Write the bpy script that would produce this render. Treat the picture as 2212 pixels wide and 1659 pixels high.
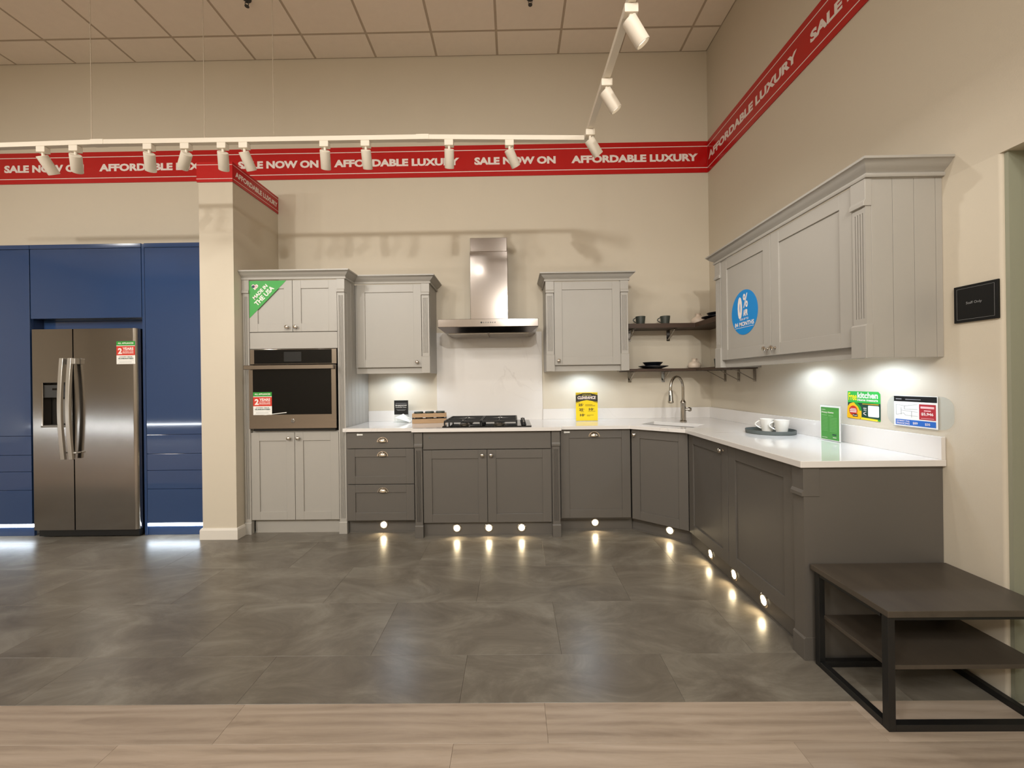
import bpy, bmesh, math, random
from mathutils import Matrix, Vector
R = math.radians
rng = random.Random(7)
SC = bpy.context.scene
for o in list(bpy.data.objects): bpy.data.objects.remove(o)
COL = SC.collection

# ------------------------------------------------------------------ camera
ROLL, YAW = 0.0127, 0.0089
cd = bpy.data.cameras.new('camera'); cam = bpy.data.objects.new('camera', cd); COL.objects.link(cam)
cd.sensor_fit = 'HORIZONTAL'; cd.sensor_width = 36.0; cd.lens = 860.0/2212*36
cd.shift_x = 5.0/2212; cd.shift_y = -5.5/2212; cd.clip_start = 0.05
_F = Vector((-math.sin(YAW), math.cos(YAW), 0)); _R0 = Vector((math.cos(YAW), math.sin(YAW), 0)); _U0 = Vector((0, 0, 1))
_R = _R0*math.cos(ROLL) - _U0*math.sin(ROLL); _U = _U0*math.cos(ROLL) + _R0*math.sin(ROLL)
M = Matrix.Identity(4)
for i in range(3): M[i][0] = _R[i]; M[i][1] = _U[i]; M[i][2] = -_F[i]
M.translation = (0, 0, 1.304); cam.matrix_world = M
SC.camera = cam

# ------------------------------------------------------------------ world, room light, exposure
w = bpy.data.worlds.new('world'); SC.world = w; w.use_nodes = True
w.node_tree.nodes['Background'].inputs[0].default_value = (1.0, 0.9, 0.78, 1)
w.node_tree.nodes['Background'].inputs[1].default_value = 0.05
SC.view_settings.view_transform = 'Standard'; SC.view_settings.look = 'None'
SC.view_settings.gamma = 1.0; SC.view_settings.use_curve_mapping = False
SC.view_settings.exposure = -0.75
WARM = (1.0, 0.98, 0.93); COOL = (0.66, 0.82, 1.0)

def light(name, kind, loc, aim, power, color, size=0.05, angle=90, blend=0.6, parent=None, size_y=None):
    ld = bpy.data.lights.new(name, kind); ld.energy = power; ld.color = color
    if kind == 'SPOT': ld.spot_size = R(angle); ld.spot_blend = blend; ld.shadow_soft_size = size
    elif kind == 'AREA':
        ld.size = size
        if size_y: ld.shape = 'RECTANGLE'; ld.size_y = size_y
        else: ld.shape = 'DISK'
    else: ld.shadow_soft_size = size
    o = bpy.data.objects.new(name, ld); COL.objects.link(o); o.location = loc
    d = Vector(aim) - Vector(loc); o.rotation_euler = d.to_track_quat('-Z', 'Y').to_euler()
    if parent: o.parent = parent
    return o
# spots on the other ceiling tracks of the showroom, behind the photographer
for x, y, z, p in ((0.1, -1.6, 2.95, 230), (-3.7, -1.7, 2.95, 150), (-5.0, -0.6, 2.95, 150), (1.0, -0.6, 2.95, 55), (-1.6, -0.8, 2.95, 55)):
    light('showroom_spot', 'SPOT', (x, y, z), (x*0.85, y+4.6, 1.95), p*1.7, WARM, 0.05, 72, 1.0)
for x, y in ((-4.8, -3.4), (-1.6, -3.4), (-3.6, -2.0), (0.5, -2.4), (-8.6, -1.5)):  # unseen broad ceiling discs, added to lift the ambient light
    light('ambient_fill', 'AREA', (x, y, 4.5), (x, y, 0), 175, WARM, 0.9)
light('opposite_plinth_led', 'AREA', (-9.95, -3.0, 0.34), (-9.95, 0, 0.34), 26, (0.9, 0.96, 1.0), 4.3, size_y=0.035)
SC.cycles.max_bounces = 6; SC.cycles.diffuse_bounces = 3; SC.cycles.glossy_bounces = 3; SC.cycles.transmission_bounces = 4
SC.cycles.caustics_reflective = False; SC.cycles.caustics_refractive = False
SC.cycles.use_adaptive_sampling = True; SC.cycles.adaptive_threshold = 0.05

# ------------------------------------------------------------------ materials
MATS = {}
def srgb(r, g, b):
    f = lambda c: (c/255/12.92 if c/255 <= 0.04045 else ((c/255+0.055)/1.055)**2.4)
    return (f(r), f(g), f(b), 1)
def mat(name, col, rough=0.5, metal=0.0, emit=None, estr=0.0, coat=0.0, spec=0.5, noise=0.0, nscale=8.0, bump=0.0, bscale=200.0, alpha=1.0, trans=0.0, stretch=(1, 1, 1), rnd=0.0, aniso=0.0):
    if name in MATS: return MATS[name]
    m = bpy.data.materials.new(name); m.use_nodes = True; nt = m.node_tree; N = nt.nodes; L = nt.links
    b = N['Principled BSDF']; b.inputs['Base Color'].default_value = col
    b.inputs['Roughness'].default_value = rough; b.inputs['Metallic'].default_value = metal
    b.inputs['Specular IOR Level'].default_value = spec
    b.inputs['Coat Weight'].default_value = coat; b.inputs['Coat Roughness'].default_value = 0.03
    b.inputs['Anisotropic'].default_value = aniso
    b.inputs['Transmission Weight'].default_value = trans
    if emit: b.inputs['Emission Color'].default_value = emit; b.inputs['Emission Strength'].default_value = estr
    tc = N.new('ShaderNodeTexCoord'); mp = N.new('ShaderNodeMapping'); mp.inputs['Scale'].default_value = stretch
    L.new(tc.outputs['Object'], mp.inputs['Vector'])
    if noise > 0 or rnd > 0:
        nz = N.new('ShaderNodeTexNoise'); nz.inputs['Scale'].default_value = nscale; nz.inputs['Detail'].default_value = 6
        nz.inputs['Roughness'].default_value = 0.6
        oi = N.new('ShaderNodeObjectInfo'); ad = N.new('ShaderNodeVectorMath'); ad.operation = 'ADD'
        sc_ = N.new('ShaderNodeVectorMath'); sc_.operation = 'SCALE'; sc_.inputs['Scale'].default_value = 37.0
        cx = N.new('ShaderNodeCombineXYZ'); L.new(oi.outputs['Random'], cx.inputs[0]); L.new(oi.outputs['Random'], cx.inputs[1])
        L.new(cx.outputs[0], sc_.inputs[0]); L.new(mp.outputs[0], ad.inputs[0]); L.new(sc_.outputs[0], ad.inputs[1])
        L.new(ad.outputs[0], nz.inputs['Vector'])
        mr = N.new('ShaderNodeMapRange'); mr.inputs['From Min'].default_value = 0.25; mr.inputs['From Max'].default_value = 0.75
        mr.inputs['To Min'].default_value = 1-noise; mr.inputs['To Max'].default_value = 1+noise
        L.new(nz.outputs['Fac'], mr.inputs['Value'])
        mr2 = N.new('ShaderNodeMapRange'); mr2.inputs['To Min'].default_value = 1-rnd; mr2.inputs['To Max'].default_value = 1+rnd
        L.new(oi.outputs['Random'], mr2.inputs['Value'])
        mu = N.new('ShaderNodeMath'); mu.operation = 'MULTIPLY'; L.new(mr.outputs[0], mu.inputs[0]); L.new(mr2.outputs[0], mu.inputs[1])
        vm = N.new('ShaderNodeVectorMath'); vm.operation = 'SCALE'; vm.inputs[0].default_value = col[:3]; L.new(mu.outputs[0], vm.inputs['Scale'])
        L.new(vm.outputs[0], b.inputs['Base Color'])
    if bump > 0:
        n2 = N.new('ShaderNodeTexNoise'); n2.inputs['Scale'].default_value = bscale; n2.inputs['Detail'].default_value = 3
        L.new(mp.outputs[0], n2.inputs['Vector']); bp = N.new('ShaderNodeBump'); bp.inputs['Strength'].default_value = bump
        bp.inputs['Distance'].default_value = 0.002
        L.new(n2.outputs['Fac'], bp.inputs['Height']); L.new(bp.outputs[0], b.inputs['Normal'])
    MATS[name] = m; return m
WALL = mat('wall_paint', srgb(208, 197, 178), 0.75, bump=0.15, bscale=260, noise=0.012, nscale=2)
CEIL = mat('ceiling_tile', srgb(240, 228, 212), 0.9, bump=0.3, bscale=160, noise=0.02, nscale=14, rnd=0.012)
GRID = mat('ceiling_grid', srgb(190, 174, 154), 0.7)
WHITE_TRIM = mat('white_trim', srgb(226, 219, 208), 0.45)
LIGHT_CAB = mat('light_grey_paint', srgb(168, 163, 155), 0.42, bump=0.05, bscale=300, noise=0.012, nscale=3)
DARK_CAB = mat('dark_grey_paint', srgb(97, 92, 86), 0.42, bump=0.05, bscale=300, noise=0.015, nscale=3)
UNDER_WHITE = mat('white_laminate', srgb(235, 232, 226), 0.4)
BLUE = mat('blue_gloss', srgb(44, 68, 108), 0.06, coat=0.6, noise=0.01, nscale=2)
BLUE_DK = mat('blue_carcass', srgb(38, 55, 90), 0.3)
STEEL = mat('brushed_steel', srgb(158, 154, 150), 0.15, 1.0, noise=0.03, nscale=30, stretch=(0.4, 1, 30))
STEEL_V = mat('satin_steel', srgb(162, 154, 147), 0.13, 1.0, noise=0.02, nscale=30, stretch=(30, 1, 0.4))
HOOD = mat('hood_steel', srgb(132, 124, 118), 0.17, 1.0, noise=0.02, nscale=30, stretch=(30, 1, 0.4))
CHROME = mat('polished_nickel', srgb(205, 198, 188), 0.12, 1.0)
NICKEL = mat('brushed_nickel', srgb(170, 163, 152), 0.22, 1.0)
BLACK_GLASS = mat('black_glass', srgb(9, 9, 9), 0.04, spec=0.28)
BLACK = mat('black_plastic', srgb(18, 18, 18), 0.4)
IRON = mat('cast_iron', srgb(16, 16, 17), 0.5)
DARK_GREY = mat('dark_grey_plastic', srgb(52, 52, 52), 0.45)
MID_GREY = mat('mid_grey_plastic', srgb(120, 116, 110), 0.4)
RED = mat('banner_red', srgb(186, 14, 16), 0.28, coat=0.15)
WHITE_PRINT = mat('white_print', srgb(240, 228, 222), 0.5)
GREEN = mat('sticker_green', srgb(38, 150, 48), 0.4)
DGREEN = mat('sticker_dark_green', srgb(12, 66, 52), 0.4)
LEAF = mat('card_green', srgb(70, 145, 60), 0.4)
ORANGE = mat('sticker_red', srgb(205, 50, 30), 0.4)
PAPER = mat('white_paper', srgb(238, 236, 230), 0.55)
YELLOW = mat('card_yellow', srgb(245, 215, 15), 0.45)
AMBER = mat('tape_yellow', srgb(250, 190, 20), 0.45)
CHAR = mat('print_charcoal', srgb(45, 42, 30), 0.5)
SKY = mat('sticker_blue', srgb(10, 135, 210), 0.4)
ROYAL = mat('print_blue', srgb(30, 100, 190), 0.45)
CRIMSON = mat('print_crimson', srgb(178, 38, 48), 0.45)
BLACK_CARD = mat('black_card', srgb(14, 14, 14), 0.5, spec=0.3)
NAVY = mat('print_navy', srgb(30, 50, 70), 0.5)
GREY_PRINT = mat('print_grey', srgb(150, 150, 150), 0.6)
def acrylic():
    m = bpy.data.materials.new('clear_acrylic'); m.use_nodes = True; nt = m.node_tree; N = nt.nodes; L = nt.links
    b = N['Principled BSDF']; b.inputs['Base Color'].default_value = srgb(225, 228, 226); b.inputs['Roughness'].default_value = 0.05
    tr_ = N.new('ShaderNodeBsdfTransparent'); tr_.inputs[0].default_value = (0.97, 0.98, 0.975, 1)
    mx = N.new('ShaderNodeMixShader'); mx.inputs[0].default_value = 0.14
    L.new(tr_.outputs[0], mx.inputs[1]); L.new(b.outputs[0], mx.inputs[2]); L.new(mx.outputs[0], N['Material Output'].inputs['Surface'])
    return m
ACRYLIC = acrylic()
POT_GREEN = mat('dark_stoneware', srgb(62, 66, 60), 0.45, noise=0.06, nscale=40)
POT_NAVY = mat('black_stoneware', srgb(20, 22, 30), 0.4)
CREAM = mat('cream_ceramic', srgb(214, 196, 178), 0.35, noise=0.02, nscale=20)
PORCELAIN = mat('white_porcelain', srgb(238, 234, 226), 0.15, coat=0.3)
TRAY = mat('slate_tray', srgb(84, 90, 88), 0.55, noise=0.05, nscale=60)
WALNUT = mat('walnut_shelf', srgb(66, 48, 36), 0.5, noise=0.22, nscale=9, stretch=(0.6, 6, 6))
OAK = mat('oak_wood', srgb(172, 140, 104), 0.55, noise=0.12, nscale=12, stretch=(0.5, 5, 5))
BENCH = mat('grey_oak_board', srgb(74, 66, 57), 0.42, noise=0.16, nscale=6, stretch=(3, 0.7, 3))
METAL_BLACK = mat('black_steel', srgb(24, 24, 24), 0.4)
TRACK_WHITE = mat('white_powder_coat', srgb(232, 222, 206), 0.5)
WIRE = mat('steel_wire', srgb(190, 178, 160), 0.4, 0.6)
GROUT = mat('floor_joint', srgb(88, 81, 72), 0.7)
REVEAL_SHADE_DOOR = mat('reveal_shade_and_door', srgb(152, 152, 132), 0.7)  # door leaf colour; on the reveal it paints in the darker light
LED_COOL = mat('led_cool', (1, 1, 1, 1), 0.5, emit=(0.86, 0.94, 1.0, 1), estr=16.0)
LED_PUCK = mat('led_puck', (1, 1, 1, 1), 0.5, emit=(0.85, 0.94, 1.0, 1), estr=26.0)
LED_WARM = mat('led_warm', (1, 1, 1, 1), 0.5, emit=(1.0, 0.84, 0.5, 1), estr=15.0)
SPOT_LENS = mat('spot_lens', (1, 1, 1, 1), 0.3, emit=(1.0, 0.9, 0.75, 1), estr=1.6)

def quartz():
    m = bpy.data.materials.new('white_quartz'); m.use_nodes = True; nt = m.node_tree; N = nt.nodes; L = nt.links
    b = N['Principled BSDF']; b.inputs['Roughness'].default_value = 0.09; b.inputs['Coat Weight'].default_value = 0.2
    tc = N.new('ShaderNodeTexCoord'); n1 = N.new('ShaderNodeTexNoise'); n1.inputs['Scale'].default_value = 1.3
    n1.inputs['Detail'].default_value = 8; n1.inputs['Distortion'].default_value = 1.6
    L.new(tc.outputs['Object'], n1.inputs['Vector'])
    s = N.new('ShaderNodeMath'); s.operation = 'SUBTRACT'; s.inputs[1].default_value = 0.5; L.new(n1.outputs['Fac'], s.inputs[0])
    a = N.new('ShaderNodeMath'); a.operation = 'ABSOLUTE'; L.new(s.outputs[0], a.inputs[0])
    n2 = N.new('ShaderNodeTexNoise'); n2.inputs['Scale'].default_value = 1.1; L.new(tc.outputs['Object'], n2.inputs['Vector'])
    cr = N.new('ShaderNodeValToRGB'); cr.color_ramp.elements[0].position = 0.0; cr.color_ramp.elements[0].color = srgb(206, 200, 195)
    cr.color_ramp.elements[1].position = 0.012; cr.color_ramp.elements[1].color = srgb(226, 221, 216)
    L.new(a.outputs[0], cr.inputs['Fac'])
    mk = N.new('ShaderNodeMapRange'); mk.inputs['From Min'].default_value = 0.54; mk.inputs['From Max'].default_value = 0.70
    L.new(n2.outputs['Fac'], mk.inputs['Value'])
    mx = N.new('ShaderNodeMixRGB'); mx.inputs[1].default_value = srgb(226, 221, 216)
    L.new(mk.outputs[0], mx.inputs[0]); L.new(cr.outputs[0], mx.inputs[2]); L.new(mx.outputs[0], b.inputs['Base Color'])
    return m
QUARTZ = quartz()

def floor_mat(name, c0, c1, c2, scale, stretch, rough, rnd, rings=False):
    m = bpy.data.materials.new(name); m.use_nodes = True; nt = m.node_tree; N = nt.nodes; L = nt.links
    b = N['Principled BSDF']; b.inputs['Roughness'].default_value = rough
    tc = N.new('ShaderNodeTexCoord'); oi = N.new('ShaderNodeObjectInfo')
    mp = N.new('ShaderNodeMapping'); mp.inputs['Scale'].default_value = stretch
    cx = N.new('ShaderNodeCombineXYZ'); k = N.new('ShaderNodeMath'); k.operation = 'MULTIPLY'; k.inputs[1].default_value = 53.0
    L.new(oi.outputs['Random'], k.inputs[0]); L.new(k.outputs[0], cx.inputs[0]); L.new(k.outputs[0], cx.inputs[1])
    L.new(tc.outputs['Object'], mp.inputs['Vector']); L.new(cx.outputs[0], mp.inputs['Location'])
    n1 = N.new('ShaderNodeTexNoise'); n1.inputs['Scale'].default_value = scale; n1.inputs['Detail'].default_value = 10
    n1.inputs['Roughness'].default_value = 0.7; n1.inputs['Distortion'].default_value = 0.8
    L.new(mp.outputs[0], n1.inputs['Vector'])
    src = n1.outputs['Fac']
    if rings:
        wv = N.new('ShaderNodeTexWave'); wv.wave_type = 'BANDS'; wv.bands_direction = 'Y'; wv.inputs['Scale'].default_value = 1.0
        wv.inputs['Distortion'].default_value = 9.0; wv.inputs['Detail'].default_value = 4; wv.inputs['Detail Scale'].default_value = 0.9
        L.new(mp.outputs[0], wv.inputs['Vector'])
        mx0 = N.new('ShaderNodeMath'); mx0.operation = 'MULTIPLY_ADD'; mx0.inputs[1].default_value = 0.14
        h = N.new('ShaderNodeMath'); h.operation = 'MULTIPLY'; h.inputs[1].default_value = 0.86; L.new(n1.outputs['Fac'], h.inputs[0])
        L.new(wv.outputs['Fac'], mx0.inputs[0]); L.new(h.outputs[0], mx0.inputs[2]); src = mx0.outputs[0]
    cr = N.new('ShaderNodeValToRGB'); e = cr.color_ramp.elements; e[0].position = 0.30; e[0].color = c0; e[1].position = 0.72; e[1].color = c2
    e2 = e.new(0.5); e2.color = c1
    L.new(src, cr.inputs['Fac'])
    mr2 = N.new('ShaderNodeMapRange'); mr2.inputs['To Min'].default_value = 1-rnd; mr2.inputs['To Max'].default_value = 1+rnd
    L.new(oi.outputs['Random'], mr2.inputs['Value'])
    vm = N.new('ShaderNodeVectorMath'); vm.operation = 'SCALE'; L.new(cr.outputs[0], vm.inputs[0]); L.new(mr2.outputs[0], vm.inputs['Scale'])
    L.new(vm.outputs[0], b.inputs['Base Color'])
    bp = N.new('ShaderNodeBump'); bp.inputs['Strength'].default_value = 0.12; bp.inputs['Distance'].default_value = 0.003
    L.new(src, bp.inputs['Height']); L.new(bp.outputs[0], b.inputs['Normal'])
    return m
TILE = floor_mat('stone_vinyl', srgb(96, 88, 78), srgb(117, 110, 99), srgb(144, 138, 126), 2.4, (1.0, 1.8, 1), 0.30, 0.04)
PLANK = floor_mat('pale_oak_vinyl', srgb(150, 134, 118), srgb(174, 157, 140), srgb(188, 172, 156), 2.4, (0.6, 7, 1), 0.42, 0.09, True)

# ------------------------------------------------------------------ mesh helpers
class MB:
    def __init__(s): s.v = []; s.f = []
    def add(s, vs, fs):
        n = len(s.v); s.v += [tuple(p) for p in vs]; s.f += [tuple(i+n for i in f) for f in fs]; return s
    def box(s, x0, x1, y0, y1, z0, z1):
        return s.add([(x0,y0,z0),(x1,y0,z0),(x1,y1,z0),(x0,y1,z0),(x0,y0,z1),(x1,y0,z1),(x1,y1,z1),(x0,y1,z1)],
                     [(3,2,1,0),(4,5,6,7),(0,1,5,4),(1,2,6,5),(2,3,7,6),(3,0,4,7)])
    def prism(s, poly, a, b, axis='z'):
        n = len(poly)
        def P(p, h): return {'z': (p[0], p[1], h), 'y': (p[0], h, p[1]), 'x': (h, p[0], p[1])}[axis]
        vs = [P(p, a) for p in poly]+[P(p, b) for p in poly]
        fs = [tuple(range(n))[::-1], tuple(range(n, 2*n))]+[(i, (i+1) % n, n+(i+1) % n, n+i) for i in range(n)]
        return s.add(vs, fs)
    def lathe(s, prof, c=(0,0,0), seg=24, axis='z', cap=True):
        # prof: (radius, height) pairs; axis 'y' points height to -y, 'z' up
        vs = []; fs = []
        for r, h in prof:
            for i in range(seg):
                a = 2*math.pi*i/seg; u, v = r*math.cos(a), r*math.sin(a)
                p = (u, v, h) if axis == 'z' else ((u, -h, v) if axis == 'y' else (-h, u, v))
                vs.append((c[0]+p[0], c[1]+p[1], c[2]+p[2]))
        for k in range(len(prof)-1):
            for i in range(seg):
                j = (i+1) % seg; fs.append((k*seg+i, k*seg+j, (k+1)*seg+j, (k+1)*seg+i))
        if cap:
            if prof[0][0] > 1e-6: fs.append(tuple(range(seg))[::-1])
            if prof[-1][0] > 1e-6: fs.append(tuple((len(prof)-1)*seg+i for i in range(seg)))
        return s.add(vs, fs)
    def tube(s, pts, r, seg=10, cap=True):
        pts = [Vector(p) for p in pts]; n = len(pts); vs = []; fs = []
        rs = r if isinstance(r, (list, tuple)) else [r]*n
        t0 = (pts[1]-pts[0]).normalized(); up = Vector((0,0,1)) if abs(t0.z) < 0.9 else Vector((1,0,0)); u = t0.cross(up).normalized()
        for k, p in enumerate(pts):
            t = (pts[min(k+1, n-1)]-pts[max(k-1, 0)]).normalized(); u = (u-t*u.dot(t)).normalized(); v = t.cross(u)
            for i in range(seg):
                a = 2*math.pi*i/seg; vs.append(p+(u*math.cos(a)+v*math.sin(a))*rs[k])
        for k in range(n-1):
            for i in range(seg):
                j = (i+1) % seg; fs.append((k*seg+i, k*seg+j, (k+1)*seg+j, (k+1)*seg+i))
        if cap: fs.append(tuple(range(seg))[::-1]); fs.append(tuple((n-1)*seg+i for i in range(seg)))
        return s.add(vs, fs)
    def bar(s, a, b, wx, wz):   # rectangular bar between two points
        a, b = Vector(a), Vector(b); t = (b-a).normalized(); up = Vector((0,0,1)) if abs(t.z) < 0.95 else Vector((0,1,0))
        u = t.cross(up).normalized()*wx/2; v = u.normalized().cross(t)*wz/2
        vs = [p+q for p in (a, b) for q in (-u-v, u-v, u+v, -u+v)]
        return s.add(vs, [(0,1,2,3),(7,6,5,4),(0,4,5,1),(1,5,6,2),(2,6,7,3),(3,7,4,0)])
    def sweep(s, path, prof):   # mitred moulding; prof (out, up), out is to the right of travel
        n = len(path); P = [Vector((p[0], p[1])) for p in path]; m = len(prof); vs = []; fs = []
        for k in range(n):
            d = []
            if k > 0: d.append((P[k]-P[k-1]).normalized())
            if k < n-1: d.append((P[k+1]-P[k]).normalized())
            ns = [Vector((q.y, -q.x)) for q in d]
            mv = ns[0] if len(ns) == 1 else (ns[0]+ns[1]).normalized()/max(0.2, (ns[0]+ns[1]).normalized().dot(ns[0]))
            for o_, u_ in prof: vs.append((P[k].x+mv.x*o_, P[k].y+mv.y*o_, u_))
        for k in range(n-1):
            for i in range(m):
                j = (i+1) % m; fs.append((k*m+i, k*m+j, (k+1)*m+j, (k+1)*m+i))
        fs.append(tuple(range(m))); fs.append(tuple((n-1)*m+i for i in range(m))[::-1])
        return s.add(vs, fs)
    def mesh(s, name, m, smooth=False):
        me = bpy.data.meshes.new(name); me.from_pydata(s.v, [], s.f); me.validate()
        bm = bmesh.new(); bm.from_mesh(me); bmesh.ops.recalc_face_normals(bm, faces=bm.faces); bm.to_mesh(me); bm.free()
        me.materials.append(m)
        if smooth:
            for p in me.polygons: p.use_smooth = True
            me.set_sharp_from_angle(angle=R(38))
        return me
    def build(s, name, m, parent=None, smooth=False, loc=(0,0,0), rot=(0,0,0), bevel=0.0):
        return obj(name, s.mesh(name, m, smooth), parent, loc, rot, bevel)
def obj(name, me, parent=None, loc=(0,0,0), rot=(0,0,0), bevel=0.0):
    o = bpy.data.objects.new(name, me); COL.objects.link(o); o.location = loc; o.rotation_euler = rot
    if parent: o.parent = parent
    if bevel > 0:
        b = o.modifiers.new('bevel', 'BEVEL'); b.width = bevel; b.segments = 2; b.limit_method = 'ANGLE'; b.angle_limit = R(40)
    return o
def tag(o, label, cat, group=None):
    o['label'] = label; o['category'] = cat
    if group: o['group'] = group
    return o
def thing(name, label, cat, loc=(0,0,0), rz=0.0, group=None, rot=None):
    o = bpy.data.objects.new(name, None); COL.objects.link(o); o.empty_display_size = 0.1
    o.location = loc; o.rotation_euler = rot or (0, 0, rz); return tag(o, label, cat, group)
def struct(o): o['kind'] = 'structure'; return o
_tc = {}
def text(parent, s, x, z, width, m, y=-0.001, height=None, bold=0.02, name='lettering', align='C', shear=0.0, rot=0.0):
    """flat print facing local -y; x is the centre (or left edge), z the baseline; scaled to width (and cap height)"""
    key = (s, bold, shear)
    if key not in _tc:
        cu = bpy.data.curves.new('t', 'FONT'); cu.body = s; cu.size = 1.0; cu.offset = bold; cu.resolution_u = 3; cu.shear = shear
        o = bpy.data.objects.new('t', cu); COL.objects.link(o)
        dg = bpy.context.evaluated_depsgraph_get(); me = bpy.data.meshes.new_from_object(o.evaluated_get(dg))
        vs = [tuple(v.co) for v in me.vertices]; fs = [tuple(p.vertices) for p in me.polygons]
        bpy.data.objects.remove(o); bpy.data.curves.remove(cu); bpy.data.meshes.remove(me); _tc[key] = (vs, fs)
    vs, fs = _tc[key]
    x0 = min(v[0] for v in vs); x1 = max(v[0] for v in vs); z1 = max(v[1] for v in vs)
    k = width/(x1-x0); kz = height/z1 if height else k
    off = x-(width/2 if align == 'C' else 0)
    c, sn = math.cos(rot), math.sin(rot); out = []
    for v in vs:
        px, pz = (v[0]-x0)*k + off - x, v[1]*kz
        out.append((x+px*c-pz*sn, y, z+px*sn+pz*c))
    me = bpy.data.meshes.new(name); me.from_pydata(out, [], fs); me.materials.append(m)
    return obj(name, me, parent)
def bars(parent, rects, m, y=-0.0012, name='fine_print'):
    b = MB()
    for x0, x1, z0, z1 in rects: b.add([(x0,y,z0),(x1,y,z0),(x1,y,z1),(x0,y,z1)], [(0,1,2,3)])
    return b.build(name, m, parent)
def panel(parent, name, pts, m, y=-0.0008):   # flat print area in local xz
    return MB().add([(p[0], y, p[1]) for p in pts], [tuple(range(len(pts)))]).build(name, m, parent)
def rect(x0, x1, z0, z1): return [(x0,z0),(x1,z0),(x1,z1),(x0,z1)]
def circ(cx, cz, r, n=40, rz=None): return [(cx+r*math.cos(2*math.pi*i/n), cz+(rz or r)*math.sin(2*math.pi*i/n)) for i in range(n)]
def rrect(x0, x1, z0, z1, r, n=6):
    out = []
    for cx, cz, a0 in ((x1-r, z1-r, 0), (x0+r, z1-r, 90), (x0+r, z0+r, 180), (x1-r, z0+r, 270)):
        out += [(cx+r*math.cos(R(a0+90*i/n)), cz+r*math.sin(R(a0+90*i/n))) for i in range(n+1)]
    return out

YW, XW, ZC = 4.0, 1.975, 4.58
# ------------------------------------------------------------------ the setting
struct(MB().box(-12.2, 2.3, YW, YW+0.12, -0.05, ZC+0.1).build('wall_back', WALL))
wr = MB()
wr.box(XW, XW+0.14, 0.70, YW, 2.20, ZC+0.1)
wr.prism([(XW, YW)]+[(XW+0.012-0.012*math.cos(R(a)), 1.632-0.012*math.sin(R(a))) for a in (0, 22, 45, 68, 90)]+[(XW+0.14, 1.62), (XW+0.14, YW)], -0.05, 2.20)
wr.box(XW, XW+0.14, -5.0, 0.70, -0.05, ZC+0.1)
struct(wr.build('wall_right', WALL, smooth=True))
struct(MB().box(-12.32, -12.2, -5.0, YW+0.12, -0.05, ZC+0.1).build('wall_left', WALL))
struct(MB().box(-12.32, 2.3, -5.12, -5.0, -0.05, ZC+0.1).build('wall_front', WALL))
struct(MB().box(XW+0.012, XW+0.085, 1.606, 1.6195, 0.0, 2.20).build('reveal_shade_1', REVEAL_SHADE_DOOR))  # thin sheet over the wall reveal, its shade put into the colour
dr = struct(MB().box(XW+0.085, XW+0.125, 0.70, 1.62, 0.0, 2.20).build('door_1', REVEAL_SHADE_DOOR))
MB().box(XW+0.075, XW+0.0845, 0.72, 0.80, 1.0, 1.16).build('push_plate', STEEL, dr)
struct(MB().box(-2.645, -2.355, 3.35, YW, 0, 3.185).build('wall_partition', WALL))
bb = MB()
prof = [(0.0, 0.0), (0.016, 0.0), (0.016, 0.078), (0.010, 0.092), (0.0, 0.095)]
bb.sweep([(-2.645, 3.60), (-2.645, 3.35), (-2.355, 3.35), (-2.355, 3.443)], prof)
struct(bb.build('baseboard_partition', WHITE_TRIM))

fl = struct(MB().box(-12.2, XW, -5.0, YW, -0.06, -0.004).build('floor', GROUT))
_cache = {}
def slab(name, m, x0, x1, y0, y1, z0, z1, parent, gap):
    L_, W_ = round(x1-x0-gap, 4), round(y1-y0-gap, 4)
    if L_ < 0.02: return
    k = (name, L_, W_)
    if k not in _cache:
        b = MB(); e = 0.0006; h = z1-z0
        if name == 'ceiling_tile':
            b.box(-L_/2, L_/2, -W_/2, W_/2, 0, h)
        else:
            a, c = L_/2, W_/2
            b.add([(-a,-c,0),(a,-c,0),(a,c,0),(-a,c,0),(-a,-c,h-e),(a,-c,h-e),(a,c,h-e),(-a,c,h-e),(-a+e,-c+e,h),(a-e,-c+e,h),(a-e,c-e,h),(-a+e,c-e,h)],
                  [(0,1,5,4),(1,2,6,5),(2,3,7,6),(3,0,4,7),(4,5,9,8),(5,6,10,9),(6,7,11,10),(7,4,8,11),(8,9,10,11),(3,2,1,0)])
        _cache[k] = b.mesh(name, m)
    return obj(name, _cache[k], parent, ((x0+x1)/2, (y0+y1)/2, z0))
ys = [1.615, 1.90, 2.357, 2.814, 3.271, 3.728, YW]
for r in range(6):
    off = (-0.235, -0.70)[r % 2]; n0 = int(math.floor((-6.4-off)/0.9144))
    k = n0
    while True:
        a, c = off+k*0.9144, off+(k+1)*0.9144; k += 1
        if a >= XW: break
        a, c = max(a, -6.4), min(c, XW)
        if c-a > 0.03: slab('floor_tile', TILE, a, c, ys[r], ys[r+1], -0.008, 0.0, fl, 0.0007)
pl_off = [0.11, -0.232, 0.66, 0.27, -0.52, 0.05, 0.73]
for r in range(7):
    y1 = 1.615-0.180*r; y0 = y1-0.180; off = pl_off[r]; k = int(math.floor((-6.4-off)/1.22))
    while True:
        a, c = off+k*1.22, off+(k+1)*1.22; k += 1
        if a >= XW: break
        a, c = max(a, -6.4), min(c, XW)
        if c-a > 0.03: slab('floor_plank', PLANK, a, c, y0, y1, -0.008, 0.0, fl, 0.0007)
slab('floor_sheet', PLANK, -6.4, XW, -5.0, 0.355, -0.008, 0.0, fl, 0.001)
slab('floor_sheet', PLANK, -12.2, -6.4, -5.0, YW, -0.008, 0.0, fl, 0.001)

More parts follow.
